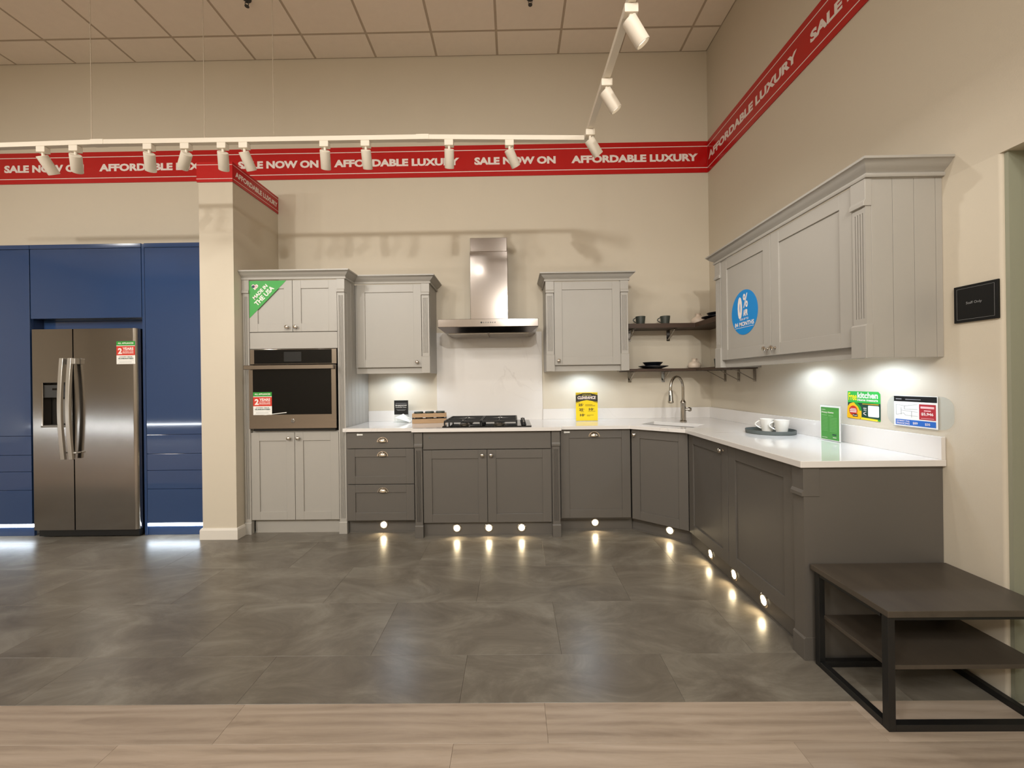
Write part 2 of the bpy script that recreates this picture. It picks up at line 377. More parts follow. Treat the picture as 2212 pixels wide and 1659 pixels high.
ce = struct(MB().box(-12.2, XW+0.14, -5.0, YW, ZC+0.004, ZC+0.08).build('ceiling', GRID))
cy = [YW, 3.716, 3.106, 2.496, 1.886]
for r in range(4):
    k = -11
    while True:
        a, c = -0.119+0.6096*k, -0.119+0.6096*(k+1); k += 1
        if a >= XW: break
        a, c = max(a, -6.4), min(c, XW)
        if c-a > 0.03: slab('ceiling_tile', CEIL, a, c, cy[r+1], cy[r], ZC, ZC+0.003, ce, 0.022)
for r in range(11):
    y1 = 1.886-0.61*r
    slab('ceiling_tile', CEIL, -6.4, XW, y1-0.61, y1, ZC, ZC+0.003, ce, 0.022)
slab('ceiling_tile', CEIL, -12.2, -6.4, -5.0, YW, ZC, ZC+0.003, ce, 0.022)

# ------------------------------------------------------------------ cabinet building blocks (local: x along the front, y into the cabinet, z up)
_knob = MB().lathe([(0.0095,0),(0.0095,0.004),(0.0055,0.007),(0.005,0.014),(0.008,0.018),(0.0145,0.022),(0.0165,0.027),(0.0150,0.032),(0.010,0.0355),(0.0,0.037)], axis='y', seg=20).mesh('knob', CHROME, True)
def cup_mesh():
    b = MB(); n, m_ = 14, 7; a, d, h = 0.040, 0.026, 0.036; vs = []; fs = []
    for i in range(n+1):
        u = math.pi*i/n
        for j in range(m_+1):
            v = math.pi/2*j/m_; vs.append((a*math.cos(u), -d*math.sin(u)*math.sin(v), h*math.sin(u)*math.cos(v)))
    for i in range(n):
        for j in range(m_):
            p = i*(m_+1)+j; fs.append((p, p+m_+1, p+m_+2, p+1))
    b.add(vs, fs)
    pts = [(0.048*math.cos(math.pi*i/n), 0.043*math.sin(math.pi*i/n)-0.003) for i in range(n+1)]
    b.prism(pts, -0.003, 0.0, 'y'); b.bar((-0.036,-0.010,0.001),(0.036,-0.010,0.001),0.004,0.003)
    return b.mesh('cup_handle', CHROME, True)
_cup = cup_mesh()
def door(parent, x0, x1, z0, z1, m, knob=None, cup=None, fr=0.072, y=0.0, th=0.022, name='door', slab_=False):
    b = MB()
    if slab_:
        b.box(x0, x1, y, y+th, z0, z1); d = b.build(name, m, parent, bevel=0.002)
    else:
        xi0, xi1, zi0, zi1 = x0+fr, x1-fr, z0+fr, z1-fr
        b.box(x0, xi0, y, y+th, z0, z1).box(xi1, x1, y, y+th, z0, z1)
        b.box(xi0, xi1, y+0.0004, y+th, z0, zi0).box(xi0, xi1, y+0.0004, y+th, zi1, z1)
        d = b.build(name, m, parent, bevel=0.0015)
        MB().box(xi0-0.004, xi1+0.004, y+0.009, y+th-0.002, zi0-0.004, zi1+0.004).build('door_panel', m, d)
    if knob: obj('knob', _knob, d, (knob[0], y, knob[1]))
    if cup: obj('cup_handle', _cup, d, (cup[0], y, cup[1]))
    return d
def pilaster(parent, x0, x1, z0, z1, m, y=-0.004, depth=0.05, cap=0.115, foot=0.105, flutes=4):
    b = MB(); w_ = x1-x0; zc, zf = z1-cap, z0+foot
    if flutes:
        g = 0.010; pts = [(x0, y+depth), (x0, y)]; mgn = 0.013; st = (w_-2*mgn)/(flutes*2-1)
        for i in range(flutes):
            a = x0+mgn+2*i*st; pts += [(a, y), (a+st*0.25, y+g*0.7), (a+st*0.75, y+g*0.7), (a+st, y)]
        pts += [(x1, y), (x1, y+depth)]
        b.prism(pts, zf+0.028, zc-0.028)
        b.box(x0, x1, y, y+depth, zf, zf+0.028).box(x0, x1, y, y+depth, zc-0.028, zc)
    else: b.box(x0, x1, y, y+depth, zf, zc)
    p = b.build('pilaster', m, parent)
    for nm, a, c, s in (('capital', zc, z1, 1), ('foot', z0, zf, -1)):
        q = MB(); e = 0.004
        yo = y-0.008
        if s == 1: q.prism([(yo+0.004, c), (yo+0.004, a+0.030), (yo-0.004, a+0.016), (yo-0.004, a), (y+depth, a), (y+depth, c)], x0-e, x1+e, 'x')
        else: q.prism([(yo, a), (yo, c-0.008), (yo+0.006, c), (y+depth, c), (y+depth, a)], x0-e, x1+e, 'x')
        q.build(nm, m, p, bevel=0.0012)
    return p
CROWN = [(0.0,0.0),(0.012,0.0),(0.015,0.006),(0.015,0.013),(0.012,0.018),(0.008,0.020),(0.011,0.024),(0.022,0.032),(0.038,0.046),(0.048,0.060),(0.055,0.063),(0.055,0.074),(0.0,0.074)]
def crown(parent, path, z, m): return MB().sweep(path, [(a, z+b_) for a, b_ in CROWN]).build('crown_moulding', m, parent, smooth=True)
def plinth(parent, x0, x1, y, m, h=0.118):
    b = MB(); b.box(x0, x1, y, y+0.018, 0.0, h); b.box(x0, x1, y-0.004, y, 0.0, 0.010)
    return b.build('plinth', m, parent)
def puck(x, y, z, label):
    t = thing('under_cabinet_light', label, 'light', (x, y, z), group='under cabinet puck lights')
    MB().lathe([(0.034,0),(0.036,-0.004),(0.036,-0.010),(0.028,-0.012)], seg=24).build('housing', STEEL_V, t, True)
    MB().lathe([(0.0,-0.0125),(0.027,-0.0125)], seg=24).build('diffuser', LED_PUCK, t)
    light('puck_lamp', 'SPOT', (0, 0, -0.02), (0, 0, -1), 11.0, COOL, 0.025, 165, 0.5, t)
    return t

# tall oven cabinet
tall = thing('tall_cabinet', 'tall light grey oven housing cabinet with shaker doors beside the partition wall', 'cabinet', (-2.352, 3.45, 0))
W = 0.895
cb = MB(); cb.box(0.006, 0.062, 0.03, 0.54, 0.0, 2.215); cb.box(W-0.062, W-0.012, 0.03, 0.54, 0.0, 2.215)
cb.box(0.062, W-0.062, 0.024, 0.54, 0.118, 0.895).box(0.062, W-0.062, 0.024, 0.54, 1.612, 2.215).box(0.062, W-0.062, 0.50, 0.54, 0.895, 1.612)
cb.build('carcass', LIGHT_CAB, tall)
for i in range(6): MB().box(W-0.0115, W, 0.046+i*0.083, 0.046+(i+1)*0.083-0.004, 0.0, 2.215).build('side_plank', LIGHT_CAB, tall, bevel=0.0015)
pilaster(tall, 0.006, 0.058, 0, 2.215, LIGHT_CAB); pilaster(tall, W-0.064, W-0.002, 0, 2.215, LIGHT_CAB)
xa, xm, xb = 0.060, 0.436, 0.826
door(tall, xa, xm, 1.762, 2.210, LIGHT_CAB, knob=(xm-0.040, 1.800))
door(tall, xm+0.004, xb, 1.762, 2.210, LIGHT_CAB, knob=(xm+0.034, 1.800))
door(tall, xa, xb, 1.614, 1.757, LIGHT_CAB, name='filler_panel', slab_=True)
door(tall, xa, xm+0.004, 0.123, 0.884, LIGHT_CAB, knob=(xm-0.036, 0.835))
door(tall, xm+0.008, xb, 0.123, 0.884, LIGHT_CAB, knob=(xm+0.044, 0.835))
plinth(tall, 0.058, W-0.062, 0.045, LIGHT_CAB)
crown(tall, [(0.0, 0.0), (W, 0.0), (W, 0.20)], 2.215, LIGHT_CAB)

# wall oven
ov = thing('wall_oven', 'stainless steel built-in wall oven with black glass door and bar handle', 'oven', (-2.352+0.066, 3.45, 0.897))
OW = 0.756
MB().box(0.015, OW-0.015, 0.015, 0.48, 0.0, 0.705).build('housing', DARK_GREY, ov)
MB().box(0.0, OW, -0.012, 0.012, 0.582, 0.712).build('control_surround', STEEL_V, ov, bevel=0.002)
cp = MB().box(0.040, OW-0.042, -0.015, -0.0125, 0.586, 0.708).build('control_panel', BLACK_GLASS, ov)
MB().box(0.300, 0.452, -0.0156, -0.0151, 0.604, 0.688).build('display', mat('dim_display', srgb(34, 36, 38), 0.1), cp)
od = MB().box(0.0, OW, -0.030, 0.010, 0.024, 0.572).build('oven_door', STEEL_V, ov, bevel=0.003)
MB().box(0.038, OW-0.040, -0.0335, -0.0305, 0.146, 0.535).build('oven_window', BLACK_GLASS, od)
h = MB().box(-0.010, OW+0.002, -0.085, -0.062, 0.535, 0.572)
h.box(0.01, 0.035, -0.062, -0.030, 0.540, 0.567).box(OW-0.035, OW-0.01, -0.062, -0.030, 0.540, 0.567)
h.build('handle', STEEL_V, od, bevel=0.004)
bd = MB().lathe([(0.017,0),(0.0175,0.002),(0.015,0.003),(0.0,0.0032)], (0.382,-0.030,0.090), axis='y').build('badge', STEEL, od, True)
MB().lathe([(0.0125,0),(0.0125,0.0006),(0.010,0.0006),(0.010,0.0)], (0.382,-0.0333,0.090), axis='y', cap=False).build('badge_ring', MID_GREY, bd)
text(od, 'ge', 0.382, 0.085, 0.011, MID_GREY, y=-0.0340, bold=0.0, name='monogram')
MB().box(0.02, OW-0.02, 0.0, 0.02, 0.002, 0.022).build('vent_slot', BLACK, ov)

# wall cabinet right of the oven housing
wc = thing('wall_cabinet', 'light grey single door wall cabinet between oven housing and range hood', 'cabinet', (-1.455, 3.655, 1.392))
wW, wH = 0.692, 0.823
MB().box(0.0, wW, 0.024, 0.34, 0.052, wH).build('carcass', LIGHT_CAB, wc)
MB().box(0.0, wW-0.012, 0.06, 0.34, 0.046, 0.0515).build('underside', UNDER_WHITE, wc)
door(wc, 0.024, 0.616, 0.056, wH-0.004, LIGHT_CAB, knob=(0.578, 0.100))
pilaster(wc, 0.622, 0.690, 0.0, wH, LIGHT_CAB, foot=0.155, cap=0.105)
MB().box(0.0, 0.62, 0.030, 0.048, 0.0, 0.052).build('light_rail', LIGHT_CAB, wc)
MB().box(0.672, wW, 0.046, 0.34, 0.0, 0.052).build('side_rail', LIGHT_CAB, wc)
crown(wc, [(0.0, 0.0), (wW, 0.0), (wW, 0.34)], wH, LIGHT_CAB)
# wall cabinet right of the hood
wc = thing('wall_cabinet', 'light grey single door wall cabinet between range hood and corner shelves', 'cabinet', (0.308, 3.655, 1.392))
wW = 0.752
MB().box(0.0, wW, 0.024, 0.34, 0.052, wH).build('carcass', LIGHT_CAB, wc)
MB().box(0.012, wW-0.012, 0.06, 0.34, 0.046, 0.0515).build('underside', UNDER_WHITE, wc)
door(wc, 0.076, 0.680, 0.056, wH-0.004, LIGHT_CAB, knob=(0.112, 0.096))
pilaster(wc, 0.002, 0.070, 0.0, wH, LIGHT_CAB, foot=0.155, cap=0.105); pilaster(wc, 0.684, 0.750, 0.0, wH, LIGHT_CAB, foot=0.155, cap=0.105)
MB().box(0.07, 0.684, 0.030, 0.048, 0.0, 0.052).build('light_rail', LIGHT_CAB, wc)
for a in (0.0, wW-0.018): MB().box(a, a+0.018, 0.046, 0.34, 0.0, 0.052).build('side_rail', LIGHT_CAB, wc)
crown(wc, [(0.0, 0.34), (0.0, 0.0), (wW, 0.0), (wW, 0.34)], wH, LIGHT_CAB)
# double wall cabinet on the right wall
wr_ = thing('wall_cabinet', 'light grey two door wall cabinet on the wall above the worktop end', 'cabinet', (1.63, 3.20, 1.392), -math.pi/2)
wW = 1.36
MB().box(0.0, wW-0.012, 0.024, 0.344, 0.052, wH).build('carcass', LIGHT_CAB, wr_)
MB().box(0.012, wW-0.012, 0.06, 0.344, 0.046, 0.0515).build('underside', UNDER_WHITE, wr_)
door(wr_, 0.084, 0.674, 0.056, wH-0.004, LIGHT_CAB, knob=(0.640, 0.100), fr=0.075)
door(wr_, 0.677, 1.280, 0.056, wH-0.004, LIGHT_CAB, knob=(0.712, 0.100), fr=0.075)
pilaster(wr_, 0.004, 0.078, 0.0, wH, LIGHT_CAB, foot=0.155, cap=0.125); pilaster(wr_, 1.286, 1.358, 0.0, wH, LIGHT_CAB, foot=0.155, cap=0.125, depth=0.0255)
MB().box(0.078, 1.286, 0.030, 0.048, 0.0, 0.052).build('light_rail', LIGHT_CAB, wr_)
MB().box(0.0, 0.018, 0.046, 0.344, 0.0, 0.052).build('side_rail', LIGHT_CAB, wr_)
for i in range(4):
    a = 0.022+i*0.0975; MB().box(wW-0.0115, wW-0.001, a, min(a+0.0960, 0.344), 0.0, wH).build('side_plank', LIGHT_CAB, wr_, bevel=0.001)
crown(wr_, [(0.0, 0.344), (0.0, 0.0), (wW, 0.0), (wW, 0.344)], wH, LIGHT_CAB)
puck(-1.12, 3.80, 1.437, 'round puck light under the wall cabinet beside the oven housing')
puck(0.68, 3.80, 1.437, 'round puck light under the wall cabinet right of the hood')
puck(1.80, 2.58, 1.437, 'round puck light under the double wall cabinet, nearer the corner')
puck(1.80, 2.08, 1.437, 'round puck light under the double wall cabinet, nearer the doorway')

# base cabinets
CZ = 0.921; TH = 0.030; CB = CZ-TH
db = thing('drawer_cabinet', 'dark grey three drawer base cabinet with cup handles beside the oven housing', 'cabinet', (-1.448, 3.398, 0))
DW = 0.596
MB().box(0.0, DW, 0.024, 0.59, 0.118, CB).build('carcass', DARK_CAB, db)
door(db, 0.016, 0.590, 0.746, 0.884, DARK_CAB, cup=(0.322, 0.802), name='drawer', slab_=True)
door(db, 0.016, 0.590, 0.440, 0.740, DARK_CAB, cup=(0.322, 0.682), name='drawer', fr=0.068)
door(db, 0.016, 0.590, 0.128, 0.434, DARK_CAB, cup=(0.322, 0.374), name='drawer', fr=0.068)
plinth(db, 0.0, DW, 0.078, DARK_CAB)
hb = thing('hob_cabinet', 'dark grey double door base cabinet with fluted pilasters under the gas hob', 'cabinet', (-0.838, 3.338, 0))
HW = 1.222
MB().box(0.010, HW-0.010, 0.024, 0.64, 0.118, CB).build('carcass', DARK_CAB, hb)
MB().box(0.0035, 0.0095, 0.03, 0.64, 0.0, CB).build('side_panel', DARK_CAB, hb); MB().box(HW-0.0095, HW-0.0035, 0.03, 0.64, 0.0, CB).build('side_panel', DARK_CAB, hb)
pilaster(hb, 0.004, 0.066, 0, CB, DARK_CAB, cap=0.130); pilaster(hb, HW-0.066, HW-0.004, 0, CB, DARK_CAB, cap=0.130)
door(hb, 0.074, 1.146, 0.740, 0.886, DARK_CAB, name='fascia_panel', slab_=True)
door(hb, 0.074, 0.608, 0.124, 0.733, DARK_CAB, knob=(0.572, 0.690))
door(hb, 0.613, 1.146, 0.124, 0.733, DARK_CAB, knob=(0.646, 0.690))
plinth(hb, 0.066, HW-0.066, 0.040, DARK_CAB)
pb = thing('panel_cabinet', 'dark grey single panel base cabinet with a cup handle right of the hob cabinet', 'cabinet', (0.390, 3.392, 0))
PW = 0.602
MB().box(0.0, PW-0.006, 0.024, 0.60, 0.118, CB).build('carcass', DARK_CAB, pb)
door(pb, 0.006, 0.597, 0.135, 0.886, DARK_CAB, cup=(0.292, 0.830))
plinth(pb, 0.0, 0.630, 0.090, DARK_CAB)
A_, B_ = Vector((0.992, 3.392)), Vector((1.345, 3.085)); dv = B_-A_; ang = math.atan2(dv.y, dv.x); CWd = dv.length
sk = thing('corner_sink_cabinet', 'dark grey angled corner base cabinet with one door under the sink', 'cabinet', (A_.x, A_.y, 0), ang)
def loc2(px, py):
    v = Matrix.Rotation(-ang, 2) @ (Vector((px, py))-A_); return (v.x, v.y)
MB().prism([loc2(*p) for p in ((1.004, 3.412), (1.366, 3.100), (1.94, 3.100), (1.94, 3.97), (1.004, 3.97))], 0.118, CB).build('carcass', DARK_CAB, sk)
door(sk, 0.006, CWd-0.004, 0.130, 0.886, DARK_CAB, knob=(0.034, 0.842))
plinth(sk, -0.045, 0.455, 0.100, DARK_CAB)
rb = thing('base_cabinet', 'long dark grey two door base cabinet along the wall with plain end panel', 'cabinet', (1.345, 3.085, 0), -math.pi/2)
RW = 1.235
MB().box(0.018, RW-0.022, 0.024, 0.625, 0.118, CB).build('carcass', DARK_CAB, rb)
door(rb, 0.005, 0.560, 0.128, 0.886, DARK_CAB, knob=(0.512, 0.842))
door(rb, 0.565, 1.160, 0.128, 0.886, DARK_CAB, fr=0.080)
pilaster(rb, 1.166, 1.234, 0, CB, DARK_CAB, depth=0.070, cap=0.135, flutes=0, y=-0.010)
MB().box(RW-0.0215, RW-0.002, 0.060, 0.628, 0.0, CB).build('end_panel', DARK_CAB, rb)
plinth(rb, -0.06, 1.17, 0.042, DARK_CAB)

# worktop with sink cut-out
cdir = dv.normalized(); nrm = Vector((-cdir.y, cdir.x))          # nrm points to the corner
SKC = Vector((1.352, 3.412)); sw, sd = 0.215, 0.150
hole = [SKC+cdir*a+nrm*b_ for a, b_ in ((-sw,-sd), (sw,-sd), (sw,sd), (-sw,sd))]
outer = [(-1.455,3.998),(-1.455,3.368),(-0.852,3.368),(-0.852,3.298),(0.394,3.298),(0.394,3.362),(0.974,3.362),(1.312,3.062),(1.312,1.835),(XW-0.002,1.835),(XW-0.002,3.998)]
def holed_slab(outer, hole, z0, z1):
    bm = bmesh.new(); res = []
    for z in (z0, z1):
        lo = [bm.verts.new((p[0], p[1], z)) for p in outer]; li = [bm.verts.new((p[0], p[1], z)) for p in hole]
        es = [bm.edges.new((l[i], l[(i+1) % len(l)])) for l in (lo, li) for i in range(len(l))]
        bmesh.ops.triangle_fill(bm, use_beauty=True, edges=es); res.append((lo, li))
    for a, b_ in zip(res[0], res[1]):
        for i in range(len(a)): j = (i+1) % len(a); bm.faces.new((a[i], a[j], b_[j], b_[i]))
    bmesh.ops.recalc_face_normals(bm, faces=bm.faces)
    me = bpy.data.meshes.new('worktop'); bm.to_mesh(me); bm.free(); me.materials.append(QUARTZ); return me
wt = thing('worktop', 'white quartz worktop running around the corner with low upstand', 'worktop', (0, 0, CB))
obj('slab', holed_slab(outer, hole, 0, TH), wt, bevel=0.002)
UH = TH+0.104
for x0, x1, y0, y1 in ((-1.455, -0.768, 3.978, 3.998), (0.292, XW-0.022, 3.978, 3.998), (XW-0.022, XW-0.002, 1.837, 3.998)):
    MB().box(x0, x1, y0, y1, TH, UH).build('upstand', QUARTZ, wt, bevel=0.0015)
sp = tag(MB().box(-0.766, 0.290, 3.985, 3.999, CZ, 1.800).build('splashback', QUARTZ, bevel=0.001), 'glossy white quartz splashback panel behind the gas hob', 'splashback')
# sink
si = thing('sink', 'white undermount sink basin set in the corner of the worktop', 'sink', (SKC.x, SKC.y, CB), ang)
b = MB(); W2, D2, dp, t_ = sw+0.008, sd+0.008, 0.20, 0.012
b.box(-W2-t_, W2+t_, -D2-t_, D2+t_, -dp-t_, -dp); b.box(-W2-t_, -W2, -D2-t_, D2+t_, -dp, -0.001); b.box(W2, W2+t_, -D2-t_, D2+t_, -dp, -0.001)
b.box(-W2, W2, -D2-t_, -D2, -dp, -0.001); b.box(-W2, W2, D2, D2+t_, -dp, -0.001)
b.build('basin', PORCELAIN, si); MB().lathe([(0.045,0),(0.045,0.003),(0.03,0.001),(0,0.001)], (0,0,-dp)).build('drain', CHROME, si, True)
# faucet
fa = thing('faucet', 'brushed nickel gooseneck pull-down kitchen faucet behind the corner sink', 'faucet', (1.530, 3.608, CZ))
MB().lathe([(0.030,0),(0.030,0.008),(0.024,0.014),(0.023,0.10),(0.024,0.165),(0.026,0.170),(0.024,0.178),(0.016,0.190),(0.013,0.196)], seg=24).build('body', NICKEL, fa, True)
dx, dy = -0.80, -0.60; rad = 0.098
pts = [(0,0,0.18),(0,0,0.25),(0,0,0.305)]
for i in range(1, 13):
    a = math.pi*i/12; s_ = rad*(1-math.cos(a)); pts.append((dx*s_, dy*s_, 0.305+rad*math.sin(a)*1.03))
pts.append((dx*2*rad*1.0, dy*2*rad*1.0, 0.285))
MB().tube(pts, 0.0115, 12).build('spout', NICKEL, fa, True)
MB().lathe([(0.0125,0.0),(0.016,-0.008),(0.016,-0.022),(0.0185,-0.03),(0.0205,-0.085),(0.024,-0.098),(0.024,-0.108),(0.020,-0.112),(0.0,-0.112)], (dx*2*rad, dy*2*rad, 0.288), 20).build('spray_head', NICKEL, fa, True)
MB().box(-0.006, 0.006, -0.004, 0.003, -0.030, 0.022).build('spray_button', BLACK, fa, loc=(dx*2*rad-0.012, dy*2*rad-0.0165, 0.225), rot=(0,0,-0.5))
lv = MB().tube([(0.015,-0.006,0.112),(0.040,-0.014,0.112)], 0.011, 12); lv.tube([(0.040,-0.014,0.112),(0.058,-0.020,0.112)], 0.019, 14); lv.tube([(0.058,-0.020,0.112),(0.066,-0.0225,0.112)], [0.019,0.012], 14)
lv.tube([(0.050,-0.030,0.118),(0.048,-0.060,0.128)], [0.008,0.006], 8)
lv.build('lever', NICKEL, fa, True)

# gas hob
ho = thing('gas_hob', 'black glass gas hob with cast iron grates set in the worktop', 'hob', (-0.605, 3.352, CZ))
MB().box(0.0, 0.755, 0.0, 0.52, 0.0, 0.009).build('glass_plate', BLACK_GLASS, ho, bevel=0.003)
for cx, cy_, r_ in ((0.175, 0.13, 0.036), (0.175, 0.39, 0.045), (0.48, 0.13, 0.045), (0.48, 0.39, 0.036)):
    bu = MB().lathe([(r_+0.012,0),(r_+0.012,0.006),(r_+0.004,0.010),(r_,0.018)], (cx, cy_, 0.009)).build('burner', mat('burner_alloy', srgb(120, 116, 110), 0.35, 0.9), ho, True)
    MB().lathe([(r_,0.018),(r_,0.024),(r_-0.006,0.028),(0,0.029)], (cx, cy_, 0.009)).build('burner_cap', IRON, bu, True)
for x0, x1 in ((0.018, 0.322), (0.330, 0.630)):
    g = MB(); zt, y0, y1 = 0.048, 0.022, 0.498
    for a, c in (((x0,y0),(x1,y0)), ((x0,y1),(x1,y1)), ((x0,y0),(x0,y1)), ((x1,y0),(x1,y1)), ((x0,0.26),(x1,0.26))): g.bar((a[0],a[1],zt), (c[0],c[1],zt), 0.012, 0.014)
    cx = 0.175 if x0 < 0.1 else 0.48
    for cy_ in (0.13, 0.39):
        for ddx, ddy in ((1,0),(-1,0),(0,1),(0,-1)):
            e = (x1 if ddx > 0 else x0) if ddx else cx; ey = cy_ if ddx else (cy_+ddy*(0.12 if (cy_+ddy*0.12 < 0.26) == (cy_ < 0.26) else 0.13))
            g.bar((cx+ddx*0.018, cy_+ddy*0.018, zt+0.004), (e, ey, zt), 0.008, 0.012)
    for px in (x0, x1):
        for py in (y0, 0.26, y1): g.bar((px,py,0.009), (px,py,zt), 0.012, 0.012)
    g.build('grate', IRON, ho)
for k in range(5):
    kn = MB().lathe([(0.024,0),(0.024,0.004),(0.019,0.006),(0.017,0.026),(0.0,0.027)], (0.690, 0.075+k*0.092, 0.009), 20).build('control_knob', IRON, ho, True)
    MB().box(0.687, 0.693, 0.060+k*0.092, 0.090+k*0.092, 0.036, 0.040).build('pointer', CHROME, kn)

# range hood
hd = thing('range_hood', 'stainless steel chimney range hood above the gas hob', 'range hood', (-0.216, 3.50, 1.742))
cn = MB().box(-0.444, 0.444, 0.0, 0.484, 0.046, 0.116).build('canopy', HOOD, hd, bevel=0.003)
MB().add([(-0.444,0,0.0455),(0.444,0,0.0455),(0.444,0.483,0.0455),(-0.444,0.483,0.0455),(-0.385,0.055,0.0),(0.385,0.055,0.0),(0.385,0.45,0.0),(-0.385,0.45,0.0)],
         [(0,1,5,4),(1,2,6,5),(2,3,7,6),(3,0,4,7),(7,6,5,4),(0,3,2,1)]).build('tapered_underside', HOOD, cn)
for x0 in (-0.36, 0.01): MB().box(x0, x0+0.35, 0.08, 0.42, -0.006, -0.0005).build('filter', STEEL, cn)
ch = MB().prism([(-0.176,0.484),(-0.176,0.222),(0.176,0.222),(0.176,0.484)], 0.1165, 0.780).build('chimney', HOOD, hd, bevel=0.003)
MB().prism([(-0.172,0.498),(-0.172,0.226),(0.172,0.226),(0.172,0.498)], 0.780, 0.910).build('chimney_extension', HOOD, hd, bevel=0.003)
for k in range(7): MB().lathe([(0.006 if k else 0.008, 0),(0.005,0.003),(0,0.003)], (-0.058+0.020*k, 0.0, 0.084), 12, 'y').build('button', MID_GREY if k else BLACK, cn, True)

# ------------------------------------------------------------------ blue kitchen and fridge
def blue_unit(x0, x1, label):
    t = thing('tall_cabinet', label, 'cabinet', (x0, 3.45, 0)); w_ = x1-x0
    MB().box(0.0, w_, 0.022, 0.548, 0.10, 2.548).build('carcass', BLUE_DK, t)
    for nm, a, c in (('door', 0.880, 2.512), ('drawer', 0.713, 0.877), ('drawer', 0.567, 0.710), ('drawer', 0.405, 0.564), ('drawer', 0.108, 0.402)):
        MB().box(0.004, w_-0.004, 0.0, 0.020, a, c).build(nm, BLUE, t, bevel=0.0015)
    MB().box(0.0, w_, -0.003, 0.022, 2.515, 2.552).build('cornice', BLUE, t, bevel=0.002)
    MB().box(0.0, w_, 0.012, 0.03, 0.0, 0.072).build('plinth', BLUE, t)
    MB().box(0.0, w_, 0.004, 0.022, 0.078, 0.100).build('light_strip', LED_COOL, t)
    light('strip_lamp', 'AREA', (w_/2, -0.004, 0.088), (w_/2, -0.6, -0.25), 0.8, COOL, w_, parent=t, size_y=0.012)
    return t
blue_unit(-4.86, -4.225, 'tall glossy blue cabinet at the left edge, left of the fridge')
blue_unit(-3.212, -2.652, 'tall glossy blue cabinet between the fridge and partition wall')
bo = thing('bridge_cabinet', 'glossy blue cabinet box bridging over the steel fridge', 'cabinet', (-4.222, 3.45, 1.905))
BW = 0.984
MB().box(0.0, BW, 0.022, 0.548, 0.004, 0.643).build('carcass', BLUE_DK, bo)
MB().box(0.003, BW-0.003, 0.0, 0.020, 0.0, 0.607).build('door', BLUE, bo, bevel=0.0015)
MB().box(0.0, BW, -0.003, 0.022, 0.610, 0.647).build('cornice', BLUE, bo, bevel=0.002)
MB().box(0.0, BW, 0.10, 0.118, -0.094, 0.003).build('recess_panel', BLUE, bo)
ep = tag(MB().box(-3.237, -3.2135, 3.452, 3.998, 0.0, 2.548).build('end_panel', BLUE, bevel=0.002), 'narrow glossy blue upright end panel right of the steel fridge', 'panel')

fr = thing('fridge', 'stainless steel side by side fridge with ice dispenser between blue cabinets', 'fridge', (-4.150, 3.40, 0))
FW = 0.905; fz0, fz1 = 0.070, 1.805; split = 0.355
MB().box(0.012, FW-0.012, 0.075, 0.58, 0.035, 1.795).build('body', DARK_GREY, fr)
b = MB(); ds0, ds1, dz0, dz1 = 0.075, 0.285, 0.965, 1.345
b.box(0.0, ds0, 0.0, 0.065, fz0, fz1).box(ds1, split-0.003, 0.0, 0.065, fz0, fz1).box(ds0, ds1, 0.0, 0.065, fz0, dz0).box(ds0, ds1, 0.0, 0.065, dz1, fz1)
ld_ = b.build('freezer_door', STEEL, fr)
def rounded_door(x0, x1, d, r):
    pts = [(x0, d), (x0, 0.004), (x0+0.004, 0.0)]+[(x1-r+r*math.sin(R(a)), r-r*math.cos(R(a))) for a in range(0, 91, 10)]+[(x1, d)]
    return pts
rd_ = MB().prism(rounded_door(split+0.003, FW, 0.065, 0.030), fz0, fz1).build('fridge_door', STEEL, fr, True)
dsp = MB(); dsp.box(ds0, ds1, 0.062, 0.066, dz0, dz1); dsp.box(ds0, ds0+0.004, 0.0, 0.064, dz0, dz1); dsp.box(ds1-0.004, ds1, 0.0, 0.064, dz0, dz1); dsp.box(ds0, ds1, 0.0, 0.064, dz1-0.004, dz1)
dsp.build('dispenser_recess', BLACK, ld_)
MB().box(ds0+0.018, ds1-0.006, 0.008, 0.060, dz1-0.130, dz1-0.022).build('dispenser_panel', DARK_GREY, ld_)
MB().box(0.165, 0.205, 0.0060, 0.0078, dz1-0.066, dz1-0.050).build('display', BLACK_GLASS, ld_)
MB().box(ds0, ds0+0.018, -0.004, 0.06, dz0, dz1).build('dispenser_bezel', STEEL_V, ld_, bevel=0.003)
MB().box(ds0+0.10, ds1-0.006, 0.050, 0.062, dz0+0.02, dz1-0.14).build('dispenser_back', MID_GREY, ld_)
MB().box(ds0-0.004, ds1+0.004, -0.004, 0.060, dz0-0.008, dz0+0.010).build('drip_tray', MID_GREY, ld_, bevel=0.003)
for dpar, hx, s_ in ((ld_, 0.286, -1), (rd_, 0.356, 1)):
    b = MB(); n = 18; hw = 0.034; z0, z1 = 0.685, 1.552; f_ = []; k_ = []
    for i in range(n+1):
        t = i/n; yy = -0.046-0.022*math.sin(math.pi*t); z = z0+(z1-z0)*t
        f_ += [(hx,yy,z),(hx+hw,yy,z),(hx+hw,yy+0.022,z),(hx,yy+0.022,z)]
    fs = [(4*i+j, 4*i+(j+1) % 4, 4*i+4+(j+1) % 4, 4*i+4+j) for i in range(n) for j in range(4)]+[(3,2,1,0),(4*n,4*n+1,4*n+2,4*n+3)]
    b.add(f_, fs)
    xa_ = hx if s_ < 0 else hx+0.006; xb_ = xa_+0.055 if s_ > 0 else xa_+0.026
    b.box(min(xa_, xb_), max(xa_, xb_), -0.040, 0.0, z1-0.052, z1-0.004); b.box(min(xa_, xb_), max(xa_, xb_), -0.040, 0.0, z0+0.050, z0+0.062)
    b.build('handle', mat('handle_silver', srgb(205, 202, 196), 0.3, 0.9), dpar, bevel=0.003)
